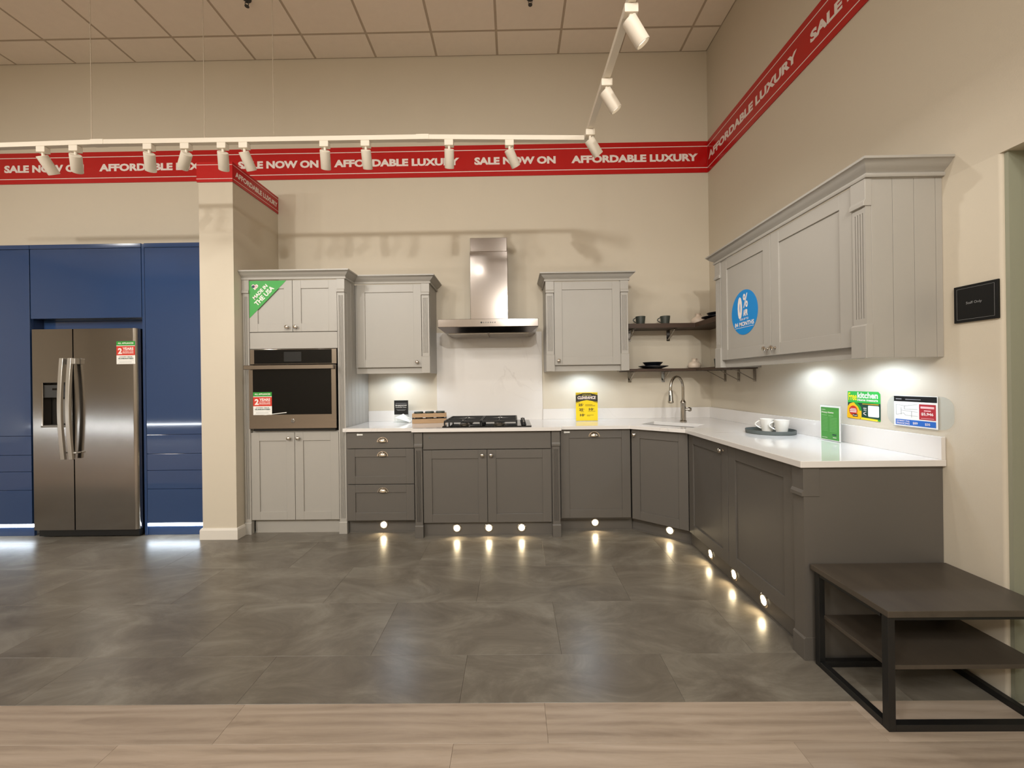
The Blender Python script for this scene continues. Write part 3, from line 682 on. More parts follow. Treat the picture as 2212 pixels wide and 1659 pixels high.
MB().box(0.02, FW-0.01, 0.02, 0.07, 0.012, 0.064).build('kick_grille', BLACK, fr)
for x in (0.06, FW-0.06): MB().lathe([(0.02,0),(0.02,0.034)], (x, 0.12, 0), 12).build('foot', BLACK, fr)

# ------------------------------------------------------------------ corner shelves, brackets, crockery
def shelf(z, th, label):
    p = [(1.063,3.998),(1.063,3.775),(1.722,3.775),(1.722,3.225),(XW-0.002,3.225),(XW-0.002,3.998)]
    return tag(MB().prism(p, z-th, z).build('corner_shelf', WALNUT, bevel=0.002), label, 'shelf', 'corner shelves')
shelf(1.836, 0.042, 'upper dark wood corner shelf with mugs and a jug on it')
shelf(1.408, 0.024, 'lower dark wood corner shelf with stacked plate and bowl on it')
def bracket(x, y, z, rz, label):
    t = thing('shelf_bracket', label, 'bracket', (x, y, z), rz, 'metal brackets under the corner shelves')
    MB().box(-0.016, 0.016, -0.005, 0.0, -0.105, -0.001).build('wall_plate', STEEL, t)
    MB().box(-0.014, 0.014, -0.19, -0.005, -0.005, -0.001).build('top_arm', STEEL, t)
    MB().bar((0, -0.006, -0.092), (0, -0.165, -0.006), 0.012, 0.005).build('strut', STEEL, t)
bracket(1.165, 3.999, 1.794, 0, 'metal bracket under the upper corner shelf, nearest the wall cabinet')
bracket(1.555, 3.999, 1.794, 0, 'metal bracket under the upper corner shelf, in the middle of the back wall')
bracket(XW-0.001, 3.45, 1.794, -math.pi/2, 'metal bracket under the upper corner shelf on the side wall')
bracket(1.165, 3.999, 1.384, 0, 'metal bracket under the lower corner shelf, nearest the wall cabinet')
bracket(1.50, 3.999, 1.384, 0, 'metal bracket under the lower corner shelf, in the middle of the back wall')
bracket(XW-0.001, 3.72, 1.384, -math.pi/2, 'metal bracket under the lower corner shelf on the side wall, nearest the corner')
bracket(XW-0.001, 3.50, 1.384, -math.pi/2, 'middle metal bracket under the lower corner shelf on the side wall')
bracket(XW-0.001, 3.27, 1.384, -math.pi/2, 'metal bracket under the lower corner shelf behind the double wall cabinet')
def mug(x, y, z, rz, m, label, r0=0.038, r1=0.047, h=0.080, group=None):
    t = thing('mug', label, 'mug', (x, y, z), rz, group)
    MB().lathe([(r0*0.9,0),(r0,0.003),(r1,h),(r1-0.004,h),(r0-0.004,0.006),(0,0.006)], seg=28).build('cup', m, t, True)
    pts = [(-(r0+r1)/2+0.004-0.036*math.sin(math.pi*i/10), 0, h*0.88-h*0.66*i/10) for i in range(11)]
    MB().tube(pts, 0.0048, 8).build('handle', m, t, True)
def dish(x, y, z, prof, m, name, label, cat, group=None): 
    t = tag(MB().lathe(prof, seg=36).build(name, m, None, True, (x, y, z)), label, cat, group); return t
def jug(x, y, z, label, s=1.0):
    t = thing('jug', label, 'jug', (x, y, z))
    P = [(0.038,0),(0.048,0.006),(0.053,0.022),(0.049,0.040),(0.036,0.052),(0.021,0.059),(0.017,0.066),(0.017,0.076),(0.022,0.083),(0.018,0.083),(0.013,0.075),(0.0,0.066)]
    MB().lathe([(a*s, c*s) for a, c in P], seg=28).build('body', CREAM, t, True)
    MB().tube([(s*(0.017+0.022*math.sin(math.pi*i/8)), 0, s*(0.080-0.026*i/8)) for i in range(9)], 0.0042*s, 8).build('handle', CREAM, t, True)
mug(1.240, 3.868, 1.836, 0.15, POT_GREEN, 'dark green stoneware mug on the upper shelf, next to the wall cabinet', group='dark mugs')
mug(1.478, 3.868, 1.836, 0.0, POT_GREEN, 'dark green stoneware mug in the middle of the upper shelf', group='dark mugs')
jug(1.800, 3.880, 1.836, 'small cream ceramic jug on the upper corner shelf', 1.22)
PLATE = [(0.070,0),(0.078,0.004),(0.138,0.024),(0.138,0.028),(0.076,0.009),(0,0.008)]
BOWL = [(0.050,0),(0.056,0.004),(0.094,0.046),(0.091,0.048),(0.052,0.010),(0,0.008)]
dish(1.852, 3.600, 1.836, PLATE, POT_NAVY, 'plate', 'black dinner plate on the upper shelf beside the double wall cabinet', 'plate', 'black plates')
dish(1.852, 3.600, 1.851, BOWL, POT_NAVY, 'bowl', 'black bowl standing on the plate on the upper shelf', 'bowl', 'black bowls')
dish(1.355, 3.860, 1.408, PLATE, POT_NAVY, 'plate', 'black dinner plate on the lower corner shelf', 'plate', 'black plates')
dish(1.350, 3.860, 1.424, BOWL, POT_NAVY, 'bowl', 'black bowl standing on the plate on the lower shelf', 'bowl', 'black bowls')
jug(1.760, 3.880, 1.408, 'small pinkish cream jug on the lower corner shelf', 1.15)
mug(1.880, 3.640, 1.408, 2.6, POT_GREEN, 'dark stoneware mug on the lower shelf beside the double wall cabinet', group='dark mugs')

# ------------------------------------------------------------------ bench
be = thing('side_table', 'low dark wood side table with black steel frame and lower shelf', 'table', (1.352, 1.460, 0))
BWx, BD, BH = 0.615, 0.380, 0.450
MB().box(0, BWx, 0, BD, BH-0.024, BH).build('table_top', BENCH, be, bevel=0.002)
MB().box(0.032, BWx-0.02, 0.028, BD-0.032, 0.218, 0.234).build('lower_shelf', BENCH, be, bevel=0.0015)
for lx, ly in ((0.010, 0.012), (BWx-0.036, 0.012), (0.010, BD-0.038), (BWx-0.036, BD-0.038)):
    MB().box(lx, lx+0.026, ly, ly+0.026, 0.0, BH-0.0245).build('leg', METAL_BLACK, be, bevel=0.0015)
for x0, x1, y0, y1 in ((0.036, BWx-0.036, 0.012, 0.038), (0.036, BWx-0.036, BD-0.038, BD-0.012), (0.010, 0.036, 0.038, BD-0.038), (BWx-0.036, BWx-0.010, 0.038, BD-0.038)):
    MB().box(x0, x1, y0, y1, 0.0, 0.026).build('bottom_rail', METAL_BLACK, be, bevel=0.0015)
    MB().box(x0, x1, y0+0.004, y1-0.004, BH-0.042, BH-0.0245).build('top_rail', METAL_BLACK, be)

# ------------------------------------------------------------------ plinth lights
_ring = MB().lathe([(0.038,0),(0.038,0.004),(0.034,0.007),(0.027,0.006),(0.026,0.002)], axis='y', seg=28, cap=False).mesh('ring', CHROME, True)
_lens = MB().lathe([(0.0,0.0045),(0.016,0.0043),(0.0258,0.0028)], axis='y', seg=20, cap=False).mesh('lens', LED_WARM, True)
def plinth_light(x, y, rz, label):
    t = thing('plinth_light', label, 'light', (x, y, 0.066), rz, 'round warm plinth lights')
    obj('ring', _ring, t); obj('lens', _lens, t)
    light('plinth_lamp', 'SPOT', (0, -0.012, 0), (0, -1, -0.45), 2.0, (1.0, 0.78, 0.48), 0.016, 150, 0.6, t)
plinth_light(-1.147, 3.474, 0, 'warm plinth light under the drawer cabinet')
for x, s_ in ((-0.493, 'left of three under the hob cabinet'), (-0.222, 'middle of three under the hob cabinet'), (0.055, 'right of three under the hob cabinet')):
    plinth_light(x, 3.376, 0, 'warm plinth light, '+s_)
plinth_light(0.697, 3.480, 0, 'warm plinth light under the panel cabinet right of the hob')
q = A_+cdir*0.285+nrm*0.098; plinth_light(q.x, q.y, ang, 'warm plinth light under the angled corner sink cabinet')
for y, s_ in ((2.831, 'nearest the corner'), (2.531, 'in the middle'), (2.233, 'nearest the side table')):
    plinth_light(1.385, y, -math.pi/2, 'warm plinth light under the long two door base cabinet, '+s_)

# ------------------------------------------------------------------ lighting track with spotlights
ZT = 2.845
tr = thing('lighting_track', 'white suspended L-shaped lighting track hanging in front of the wall', 'track light', (0, 0, ZT))
MB().bar((-4.6, 2.545, 0), (-2.6, 2.497, 0), 0.034, 0.030).build('rail', TRACK_WHITE, tr, bevel=0.002)
MB().bar((-2.6, 2.497, 0), (-0.55, 2.506, 0), 0.034, 0.030).build('rail', TRACK_WHITE, tr, bevel=0.002)
MB().bar((-0.55, 2.506, 0), (0.490, 2.546, 0), 0.034, 0.030).build('rail', TRACK_WHITE, tr, bevel=0.002)
MB().bar((0.486, 2.530, 0), (0.512, 0.60, 0), 0.034, 0.030).build('rail', TRACK_WHITE, tr, bevel=0.002)
for x in (-2.6, -0.55): MB().box(x-0.04, x+0.04, (2.497 if x < -1 else 2.506)-0.0185, (2.497 if x < -1 else 2.506)+0.0185, -0.0160, 0.0160).build('connector', TRACK_WHITE, tr)
for x, y in ((-2.649, 2.497), (-1.931, 2.499), (-1.493, 2.502), (0.500, 1.2)):
    MB().tube([(x, y, 0.012), (x, y, ZC-ZT)], 0.0022, 6).build('suspension_wire', WIRE, tr)
def spot(x, y, aim, label, power, angle=112):
    t = thing('track_spotlight', label, 'spotlight', (x, y, ZT-0.0155), 0, 'white cylinder spotlights on the lighting track')
    MB().box(-0.028, 0.028, -0.018, 0.018, -0.036, 0.0).build('adapter', TRACK_WHITE, t, bevel=0.003)
    MB().tube([(0,0,-0.036),(0,0,-0.056)], 0.008, 10).build('stem', TRACK_WHITE, t, True)
    d = Vector(aim).normalized(); q_ = d.to_track_quat('-Z', 'Y').to_euler()
    hd_ = MB().lathe([(0.0,0.012),(0.028,0.012),(0.030,0.010),(0.030,-0.094),(0.0285,-0.096),(0.026,-0.096),(0.025,-0.084)], seg=28, cap=False).build('head', TRACK_WHITE, t, True, (0,0,-0.066), q_)
    MB().lathe([(0.025,-0.084),(0.018,-0.082),(0.0,-0.0815)], seg=24, cap=False).build('lens', SPOT_LENS, hd_, True)
    p0 = Vector((0,0,-0.066))+d*0.112
    light('spot_lamp', 'SPOT', p0, p0+d, power, WARM, 0.02, angle, 0.7, t)
sp_ = [(-2.971,2.506,(0.06,0.55,-0.76)),(-2.757,2.501,(-0.52,0.58,-0.80)),(-2.283,2.498,(-0.43,0.58,-0.80)),(-2.048,2.499,(-0.79,0.56,-0.78)),(-1.816,2.500,(-0.36,0.58,-0.80)),
       (-1.679,2.501,(0.09,0.56,-0.78)),(-1.170,2.503,(-0.21,0.58,-0.80)),(-0.911,2.505,(-0.09,0.58,-0.80)),(-0.386,2.512,(-0.09,0.58,-0.80)),(-0.005,2.526,(0.46,0.56,-0.78)),
       (0.487,2.433,(0.68,0.35,-0.80)),(0.493,2.031,(0.55,0.08,-0.85)),(0.498,1.631,(0.57,0.10,-0.85))]
ordn = ['first','second','third','fourth','fifth','sixth','seventh','eighth','ninth','tenth']
for i, (x, y, aim) in enumerate(sp_):
    lab = ('white track spotlight, %s from the left along the back track' % ordn[i]) if i < 10 else ('white track spotlight on the track arm, '+('at the track corner','second from the corner','nearest the camera')[i-10])
    spot(x, y, aim, lab, (8, 4, 2, 2, 2, 20, 3, 7, 3, 12, 20, 25, 24)[i])
for x, y, s_ in ((-2.22, 3.36, 'left'), (0.186, 3.40, 'right')):
    t = thing('sprinkler', 'small dark fire sprinkler head in the ceiling, the %s one of two' % s_, 'sprinkler', (x, y, ZC))
    MB().lathe([(0.035,0),(0.033,-0.006),(0.012,-0.008),(0.010,-0.030),(0.0,-0.030)], seg=18).build('body', DARK_GREY, t, True)
    for k in (-1, 1): MB().tube([(0,0,-0.02),(k*0.016,0,-0.035),(k*0.012,0,-0.055),(0,0,-0.062)], 0.003, 6).build('frame_arm', DARK_GREY, t)
    MB().lathe([(0.018,-0.062),(0.018,-0.065),(0,-0.065)], seg=14).build('deflector', DARK_GREY, t)

# ------------------------------------------------------------------ banners
def banner(name, label, L_, H_, loc, rz, texts, capf=0.225):
    t = thing(name, label, 'banner', loc, rz)
    MB().box(0, L_, -0.006, 0, 0, H_).build('strip', RED, t)
    for a in (0.155, 0.835): panel(t, 'stripe', rect(0, L_, H_*a-0.011*H_, H_*a+0.011*H_), WHITE_PRINT, -0.0068)
    for s_, x0, w_ in texts: text(t, s_, x0, H_*0.495-H_*capf/2, w_, WHITE_PRINT, y=-0.0072, height=H_*capf, align='L', bold=0.05)
    return t
x0b = -6.39; txt = []
for k in range(4):
    sx = -0.362-2.386*k; txt.append(('SALE NOW ON', sx-x0b, 0.815)); txt.append(('AFFORDABLE LUXURY', sx+0.972-x0b, 1.262))
txt = [t for t in txt if t[1] > 0.02]
banner('sale_banner', 'long red sale banner with white lettering along the back wall', XW-0.008-x0b, 0.312, (x0b, YW-0.001, 3.367), 0, txt)
banner('sale_banner', 'red sale banner with white lettering along the right wall', 3.3, 0.312, (XW-0.001, YW-0.008, 3.367), -math.pi/2,
       [('AFFORDABLE LUXURY', 0.02, 1.235), ('SALE NOW ON', 1.375, 0.815), ('AFFORDABLE LUXURY', 2.345, 0.92)])
t = thing('sale_banner', 'short red banner wrapped around the top of the partition wall', 'banner', (-2.655, 3.349, 3.022))
MB().box(0, 0.306, -0.008, 0, 0, 0.168).build('front_strip', RED, t)
for a in (0.155, 0.855): panel(t, 'stripe', rect(0.0, 0.306, 0.168*a-0.002, 0.168*a+0.002), WHITE_PRINT, -0.0088)
sd_ = bpy.data.objects.new('side_strip', MB().box(0, 0.648, -0.006, 0, 0, 0.168).mesh('side_strip', RED)); COL.objects.link(sd_); sd_.parent = t
sd_.location = (0.301, 0.0, 0.0); sd_.rotation_euler = (0, 0, math.pi/2)
for a in (0.155, 0.855): panel(sd_, 'stripe', rect(0.0, 0.648, 0.168*a-0.002, 0.168*a+0.002), WHITE_PRINT, -0.0068)
text(sd_, 'AFFORDABLE LUXURY', 0.025, 0.060, 0.605, WHITE_PRINT, y=-0.0072, height=0.044, align='L', bold=0.045)

# ------------------------------------------------------------------ stickers and signs
# triangle on the oven housing
t = thing('corner_sticker', 'green triangular MADE IN THE USA sticker on the oven housing door', 'sticker', (-2.352+0.062, 3.449, 2.208))
TS = 0.325
panel(t, 'triangle', [(0,0),(0,-TS),(TS,0)], GREEN, -0.0006)
def diag_text(s_, off, w_, hgt): 
    # baseline runs up at 45 degrees, off = distance from the corner along the diagonal
    c_ = off/math.sqrt(2); text(t, s_, c_, -c_, w_, WHITE_PRINT, y=-0.0012, height=hgt, bold=0.03, rot=R(45))
diag_text('MADE IN', 0.150, 0.165, 0.030); diag_text('THE USA', 0.204, 0.215, 0.040)
hp = []
for i in range(40):
    a = 2*math.pi*i/40; hx = 16*math.sin(a)**3; hz = 13*math.cos(a)-5*math.cos(2*a)-2*math.cos(3*a)-math.cos(4*a)
    hp.append((0.050+hx*0.0018, -0.052+hz*0.0018))
heart = panel(t, 'heart', hp, WHITE_PRINT, -0.0012)
for k in range(4): bars(t, [(0.046, 0.075-0.006*abs(k-1), -0.036-k*0.009-0.0035, -0.036-k*0.009)], CRIMSON, -0.0016, 'flag_stripe')
panel(t, 'flag_canton', circ(0.036, -0.050, 0.013), NAVY, -0.0018)

def appliance_sticker(x, y, z, label):
    t = thing('appliance_sticker', label, 'sticker', (x, y, z), group='two years financing stickers'); w_, h_ = 0.162, 0.196
    MB().box(0, w_, -0.0006, 0, 0, h_).build('card', PAPER, t)
    panel(t, 'green_band', rect(0, w_, h_*0.815, h_), GREEN); panel(t, 'red_band', rect(0, w_, h_*0.385, h_*0.79), ORANGE)
    text(t, 'ALL APPLIANCES', w_/2, h_*0.885, w_*0.84, WHITE_PRINT, height=0.0125, bold=0.03)
    text(t, '2', 0.013, h_*0.46, 0.036, WHITE_PRINT, height=0.048, align='L', bold=0.045)
    text(t, 'YEARS', 0.054, h_*0.62, 0.094, WHITE_PRINT, height=0.022, align='L', bold=0.04)
    text(t, 'INTEREST FREE', 0.054, h_*0.545, 0.094, WHITE_PRINT, height=0.008, align='L'); text(t, 'FINANCING', 0.054, h_*0.465, 0.094, WHITE_PRINT, height=0.011, align='L', bold=0.03)
    text(t, 'LOWEST PRICE', w_/2, h_*0.295, w_*0.7, DGREEN, height=0.009); text(t, 'GUARANTEED', w_/2, h_*0.215, w_*0.82, DGREEN, height=0.012, bold=0.04)
    bars(t, [(0.012, w_-0.012, 0.006, 0.007), (0.012, w_-0.012, 0.030, 0.031), (0.024, w_-0.03, 0.016, 0.019)], GREY_PRINT)
appliance_sticker(-3.414, 3.3995, 1.496, 'green, red and white 2 YEARS sticker on the fridge door')
appliance_sticker(-2.352+0.106, 3.4160, 1.042, 'green, red and white 2 YEARS sticker on the oven window')
t = tag(MB().prism([(0.0,0.0),(0.205,0.020),(0.205,0.026),(0.07,0.012)], -0.0006, 0.0, 'y').build('white_slip', PAPER, None, False, (-2.352+0.19, 3.4150, 1.038)), 'thin white slip across the foot of the oven window', 'paper')  # thin white wedge rising to the right over the window

# round disc on the right wall cabinet
t = thing('round_sticker', 'round blue 0% APR sticker on the double wall cabinet door', 'sticker', (1.629+0.009, 2.828, 1.772), -math.pi/2)
MB().lathe([(0.158,0),(0.158,0.0009),(0,0.0009)], axis='y', seg=56).build('disc', SKY, t)
text(t, '0', -0.050, -0.028, 0.056, WHITE_PRINT, y=-0.0016, height=0.145, bold=0.07)
text(t, '%', 0.018, 0.035, 0.058, WHITE_PRINT, y=-0.0016, height=0.095, bold=0.02)
text(t, 'APR', 0.018, -0.024, 0.055, WHITE_PRINT, y=-0.0016, height=0.042, bold=0.05)
text(t, 'FOR UP TO', 0.0, -0.054, 0.105, WHITE_PRINT, y=-0.0016, height=0.014, bold=0.02)
text(t, '84 MONTHS', 0.0, -0.094, 0.232, WHITE_PRINT, y=-0.0016, height=0.029, bold=0.03)
bars(t, [(-0.112, 0.112, -0.107, -0.104)], WHITE_PRINT, -0.0016, 'underline')

# staff only plate
t = thing('door_sign', 'black Staff Only sign plate on the wall beside the doorway', 'sign', (XW-0.001, 1.790, 1.536), -math.pi/2)
MB().box(0, 0.162, -0.008, 0, 0, 0.159).build('plate', BLACK_CARD, t, bevel=0.001)
bars(t, [(0.012,0.150,0.012,0.0128),(0.012,0.150,0.1462,0.147),(0.012,0.0128,0.012,0.147),(0.1492,0.150,0.012,0.147)], GREY_PRINT, -0.0086, 'border_line')
text(t, 'Staff Only', 0.077, 0.077, 0.058, GREY_PRINT, y=-0.0088, bold=0.0)

# free kitchen sticker
t = thing('wall_sticker', 'green Free kitchen Home measure sticker with yellow tape measure on the wall', 'sticker', (XW-0.0008, 2.374, 1.060), -math.pi/2)
kw, kh = 0.215, 0.162
panel(t, 'lower_panel', rect(0.006, kw, 0.004, kh*0.62), DGREEN, -0.0006)
panel(t, 'upper_panel', [(0.006,kh*0.60),(kw,kh*0.60),(kw,kh-0.012),(kw-0.012,kh),(0.006,kh)], mat('sticker_lime', srgb(50, 178, 70), 0.4), -0.0009)
text(t, 'Free', 0.012, kh*0.69, 0.056, mat('print_yellow', srgb(250, 225, 20), 0.5), y=-0.0014, height=0.042, align='L', bold=0.02)
text(t, 'kitchen', 0.073, kh*0.775, 0.128, WHITE_PRINT, y=-0.0014, height=0.032, align='L', bold=0.03)
text(t, 'Home measure', 0.073, kh*0.665, 0.128, WHITE_PRINT, y=-0.0014, height=0.013, align='L', bold=0.03)
panel(t, 'tape_body', [(0.0,0.012),(0.004,0.006),(0.085,0.004),(0.098,0.016),(0.098,0.050),(0.088,0.070),(0.070,0.092),(0.044,0.098),(0.020,0.090),(0.004,0.070)], AMBER, -0.0012)
panel(t, 'tape_edge', [(0.050,0.100),(0.072,0.096),(0.095,0.074),(0.100,0.056),(0.088,0.050),(0.076,0.074),(0.056,0.090)], GREEN, -0.0015)
panel(t, 'tape_disc', circ(0.044, 0.050, 0.028), ORANGE, -0.0018)
bars(t, [(0.026,0.062,0.060,0.063),(0.022,0.066,0.050,0.056),(0.022,0.066,0.040,0.046)], WHITE_PRINT, -0.0022)
panel(t, 'free_tag', rect(0.040, 0.074, 0.016, 0.032), BLACK_CARD, -0.0021); text(t, 'Free!', 0.057, 0.020, 0.028, WHITE_PRINT, y=-0.0026, height=0.009, bold=0.02)
panel(t, 'tape_strip', [(0.090,0.004),(kw-0.004,0.0),(kw-0.004,0.010),(0.098,0.016)], mat('tape_bright', srgb(250, 215, 40), 0.45), -0.0013)
panel(t, 'tape_hook', [(kw-0.020,0.003),(kw,0.0),(kw,0.012),(kw-0.014,0.010)], GREEN, -0.0016)
panel(t, 'white_square', rrect(0.140, kw-0.008, 0.022, 0.084, 0.006), PAPER, -0.0012)
bars(t, [(0.104,kw-0.010,0.090,0.093)], AMBER, -0.0013); bars(t, [(0.110,0.130,0.066,0.070),(0.112,0.130,0.056,0.060)], WHITE_PRINT, -0.0013)
MB().tube([(0.112+0.016*(1-math.sin(math.pi*i/8)), -0.0012, 0.048-0.018*i/8) for i in range(9)], 0.0018, 6).build('arrow', WHITE_PRINT, t)

# price holder
t = thing('price_holder', 'clear acrylic wall holder with a kitchen price sheet $5,946', 'sign holder', (XW-0.001, 2.118, 1.050), -math.pi/2)
MB().prism(rrect(0.0, 0.318, 0.004, 0.158, 0.055, 8), -0.003, 0.0, 'y').build('acrylic_back', ACRYLIC, t)
MB().box(0.040, 0.252, -0.0046, -0.0036, 0.004, 0.158).build('price_sheet', PAPER, t)
panel(t, 'title_band', rect(0.040, 0.249, 0.128, 0.155), BLACK_CARD, -0.0050)
bars(t, [(0.050,0.080,0.138,0.142),(0.100,0.175,0.138,0.141)], GREY_PRINT, -0.0054)
panel(t, 'price_box', rect(0.167, 0.244, 0.044, 0.118), CRIMSON, -0.0050)
bars(t, [(0.174,0.237,0.098,0.108),(0.190,0.222,0.085,0.090),(0.176,0.236,0.050,0.052)], mat('print_pink', srgb(240, 190, 190), 0.5), -0.0054)
text(t, '$5,946', 0.205, 0.066, 0.056, WHITE_PRINT, y=-0.0054, height=0.013, bold=0.03)
panel(t, 'finance_band', rect(0.048, 0.244, 0.010, 0.038), ROYAL, -0.0050)
text(t, 'INTEREST FREE', 0.054, 0.027, 0.066, WHITE_PRINT, y=-0.0054, height=0.006, align='L'); text(t, 'FINANCING', 0.054, 0.014, 0.066, WHITE_PRINT, y=-0.0054, height=0.009, align='L')
text(t, '$89', 0.136, 0.018, 0.024, WHITE_PRINT, y=-0.0054, height=0.011, align='L'); text(t, '$35', 0.194, 0.018, 0.024, WHITE_PRINT, y=-0.0054, height=0.011, align='L')
sk_ = MB()
for a, c in (((0.052,0.060),(0.090,0.070)),((0.052,0.060),(0.052,0.112)),((0.052,0.112),(0.095,0.106)),((0.078,0.084),(0.160,0.078)),((0.090,0.070),(0.100,0.060)),((0.100,0.060),(0.160,0.058)),((0.095,0.106),(0.160,0.116)),((0.078,0.062),(0.078,0.098)),((0.130,0.080),(0.130,0.050)),((0.095,0.106),(0.095,0.090)),((0.095,0.090),(0.160,0.092))):
    sk_.bar((a[0],-0.0052,a[1]), (c[0],-0.0052,c[1]), 0.0006, 0.0010)
sk_.build('kitchen_sketch', GREY_PRINT, t)
MB().box(0.038, 0.254, -0.008, -0.003, 0.0, 0.003).build('ledge', ACRYLIC, t)

# counter signs
def stand(t, w_, h_, m, edge=0.004, base=0.045):
    MB().box(-edge, w_+edge, 0.003, 0.006, 0.0, h_+edge).build('acrylic_back', ACRYLIC, t)
    MB().box(-edge, w_+edge, -base*0.4, base, 0.0, 0.003).build('acrylic_base', ACRYLIC, t)
    MB().box(0, w_, 0.0, 0.0025, 0.004, h_).build('card', m, t)
t = thing('counter_sign', 'yellow and black SPRING CLEARANCE sign standing on the worktop', 'sign', (0.588, 3.760, CZ)); w_, h_ = 0.205, 0.270
stand(t, w_, h_, YELLOW)
panel(t, 'header', [(0.0,h_*0.665),(w_/2,h_*0.735),(w_,h_*0.665),(w_,h_*0.91),(w_*0.68,h_*0.975),(w_*0.32,h_*0.975),(0.0,h_*0.91)], CHAR)
for s_ in (0, 1):
    f = (lambda x: x) if s_ == 0 else (lambda x: w_-x)
    panel(t, 'chevron', [(f(0),h_*0.63),(f(w_*0.2),h_*0.672),(f(w_*0.2),h_*0.684),(f(0),h_*0.645)], CHAR)
    panel(t, 'chevron', [(f(0),h_*0.935),(f(w_*0.2),h_*0.972),(f(w_*0.2),h_*0.985),(f(0),h_*0.95)], CHAR)
text(t, 'SPRING', w_/2, h_*0.885, w_*0.40, mat('print_olive', srgb(200, 190, 90), 0.5), height=0.013, bold=0.0)
text(t, 'CLEARANCE', w_/2, h_*0.775, w_*0.84, WHITE_PRINT, height=0.027, bold=0.04, shear=0.15)
bars(t, [(w_*0.08, w_*0.92, h_*0.752, h_*0.757)], GREY_PRINT)
for s_, x, z in (('25', 0.024, 0.53), ('25', 0.030, 0.365), ('10', 0.122, 0.375), ('10', 0.038, 0.175)): text(t, s_, x, h_*z, 0.038, CHAR, height=0.022, align='L', bold=0.04); text(t, '%', x+0.040, h_*z+0.010, 0.008, CHAR, height=0.009, align='L')
bars(t, [(0.088,0.155,0.152,0.157),(0.088,0.180,0.142,0.147),(0.044,0.074,0.087,0.091),(0.114,0.182,0.090,0.094),(0.102,0.166,0.055,0.059),(0.102,0.134,0.046,0.050)], mat('print_ochre', srgb(150, 125, 20), 0.5))

t = thing('counter_sign', 'green privacy notice card in acrylic stand near the worktop end', 'sign', (1.905, 2.490, CZ), -math.pi/2); w_, h_ = 0.148, 0.212
stand(t, w_, h_, PAPER)
panel(t, 'green_print', rect(0.006, w_-0.006, 0.008, h_-0.010), LEAF)
text(t, 'Hello,', 0.013, h_*0.87, 0.030, WHITE_PRINT, y=-0.0012, height=0.007, align='L', bold=0.0); text(t, 'Privacy Notice', 0.013, h_*0.79, 0.090, WHITE_PRINT, y=-0.0012, height=0.009, align='L')
rs = [(0.013,0.052,h_*0.72,h_*0.732),(0.064,0.100,h_*0.71,h_*0.722)]
for k in range(12): rs += [(0.013, 0.058, h_*(0.66-0.042*k), h_*(0.665-0.042*k)), (0.074, 0.126, h_*(0.655-0.042*k), h_*(0.660-0.042*k))]
bars(t, rs[:22], mat('print_pale_green', srgb(150, 200, 140), 0.5)); panel(t, 'logo', rect(0.092, 0.122, 0.036, 0.044), DGREEN, -0.0012)
bars(t, [(0.096,0.122,0.022,0.025),(0.013,0.055,0.018,0.020)], WHITE_PRINT)

t = thing('counter_sign', 'small black SHADOW sign in acrylic stand behind the wooden spice rack', 'sign', (-1.160, 3.860, CZ)); w_, h_ = 0.135, 0.212
MB().box(-0.003, w_+0.003, 0.003, 0.006, 0.0, h_+0.004).build('acrylic_back', ACRYLIC, t); MB().box(-0.003, w_+0.003, -0.03, 0.05, 0.0, 0.003).build('acrylic_base', ACRYLIC, t)
MB().box(0, w_, 0.0, 0.0025, 0.075, h_).build('card', BLACK_CARD, t)
text(t, 'SHADOW', w_/2, h_*0.74, 0.112, PAPER, height=0.014, bold=0.01); text(t, 'SUPPORT RAIL', w_/2, h_*0.665, 0.106, PAPER, height=0.008, bold=0.0)
bars(t, [(0.012,w_-0.012,h_*0.86,h_*0.874),(0.02,w_-0.02,h_*0.575,h_*0.585),(0.03,w_-0.03,h_*0.54,h_*0.55)], GREY_PRINT)
t = tag(MB().add([(0,0,0),(0.15,-0.02,-0.045),(0.15,0.055,-0.025),(0.07,0.035,0.032),(0,0,-0.002),(0.15,-0.02,-0.047),(0.15,0.055,-0.027),(0.07,0.035,0.030)],
     [(0,1,2,3),(7,6,5,4),(0,4,5,1),(1,5,6,2),(2,6,7,3),(3,7,4,0)]).build('leaflet', PAPER, None, False, (-1.135, 3.80, CZ+0.052)), 'white folded leaflet leaning in front of the black counter sign', 'leaflet')
lp = MB().prism([(0.0,0.0),(0.13,0.0),(0.13,0.040),(0.0,0.048)], 0.0, 0.002, 'y').build('leaflet_stand', ACRYLIC, t, False, (0.015, 0.02, -0.051))

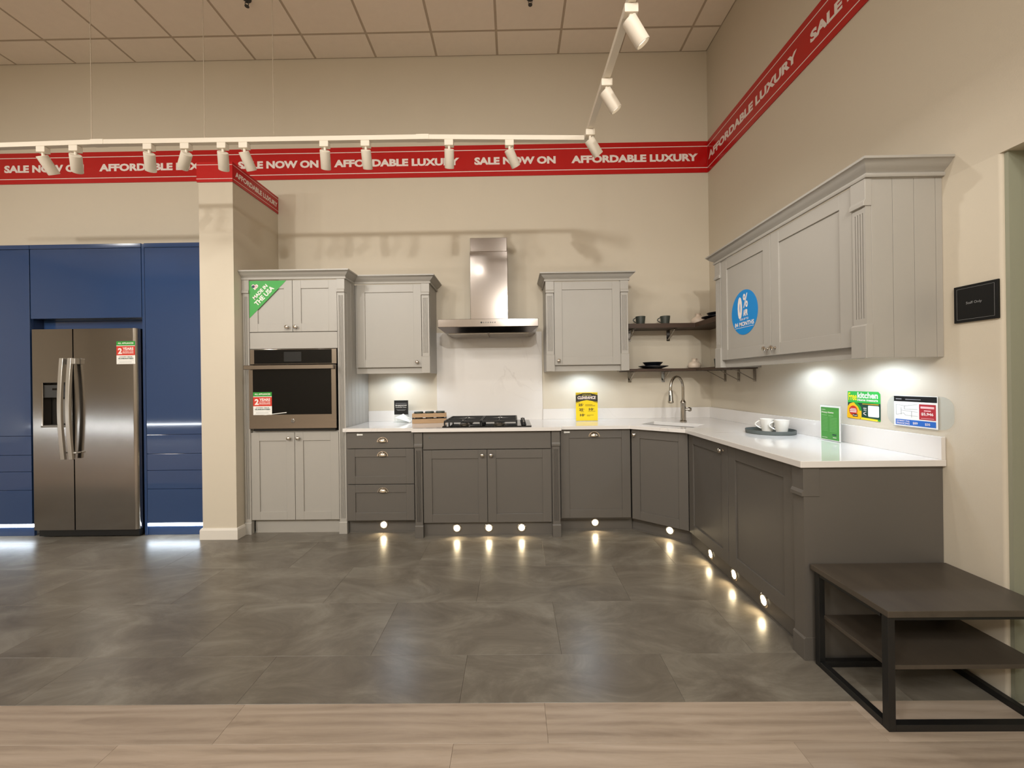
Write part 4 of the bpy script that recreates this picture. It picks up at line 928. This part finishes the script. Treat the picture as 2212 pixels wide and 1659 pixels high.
# spice rack
t = thing('spice_rack', 'light wooden spice rack with three dark lidded jars on the worktop', 'rack', (-0.948, 3.705, CZ), R(10))
b = MB(); rw, rdp = 0.318, 0.105
for z0, z1 in ((0.0, 0.042), (0.056, 0.092)):
    b = MB(); b.box(0, rw, 0, 0.012, z0, z1).box(0, rw, rdp-0.012, rdp, z0, z1).box(0, 0.012, 0.012, rdp-0.012, z0, z1).box(rw-0.012, rw, 0.012, rdp-0.012, z0, z1)
    b.build('board_frame', OAK, t, bevel=0.001)
MB().box(0.012, rw-0.012, 0.012, rdp-0.012, 0.0, 0.010).build('base_board', OAK, t)
b = MB()
for x in (0.0, rw-0.012):
    for y in (0.0, rdp-0.012): b.box(x, x+0.012, y, y+0.012, 0.042, 0.056)
b.build('spacer', DARK_GREY, t)
for k in range(3):
    j = MB().lathe([(0.034,0.0105),(0.038,0.014),(0.038,0.088),(0.034,0.092)], (0.058+k*0.101, rdp/2, 0), 22).build('jar', mat('smoked_glass', srgb(40, 40, 42), 0.15), t, True)
    MB().lathe([(0.040,0.0925),(0.043,0.095),(0.043,0.106),(0.040,0.109),(0,0.109)], (0.058+k*0.101, rdp/2, 0), 22).build('lid', mat('green_lid', srgb(58, 66, 60), 0.35), j, True)

# tray with mugs
t = tag(MB().lathe([(0.146,0),(0.150,0.003),(0.152,0.026),(0.148,0.026),(0.144,0.007),(0,0.006)], seg=48).build('tray', TRAY, None, True, (1.792, 2.800, CZ)), 'round dark grey tray holding two white mugs on the worktop', 'tray')
mug(1.846, 2.760, CZ+0.0062, -0.50, PORCELAIN, 'white porcelain mug on the tray, nearer the viewer', 0.034, 0.048, 0.088, 'white mugs on the tray')
mug(1.802, 2.846, CZ+0.0062, -0.50, PORCELAIN, 'white porcelain mug on the tray, behind the other mug', 0.034, 0.048, 0.088, 'white mugs on the tray')

# small tags on the fronts
def front_tag(x, y, z, label, m):
    t = thing('front_tag', label, 'tag', (x, y, z), group='small tags on the cabinet fronts')
    MB().prism(circ(0.008, 0.0, 0.0085, 18), -0.0012, 0.0, 'y').build('dot', m, t); MB().box(0.014, 0.050, -0.0010, 0.0, -0.006, 0.006).build('strip', m if m != TRAY else DARK_CAB, t)
front_tag(-1.345, 3.3975, 0.864, 'small white tag on the top drawer of the drawer cabinet', PAPER)
front_tag(-0.715, 3.3375, 0.838, 'small dark tag on the fascia under the hob', TRAY)
front_tag(0.425, 3.3915, 0.866, 'small white tag on the panel cabinet door', PAPER)
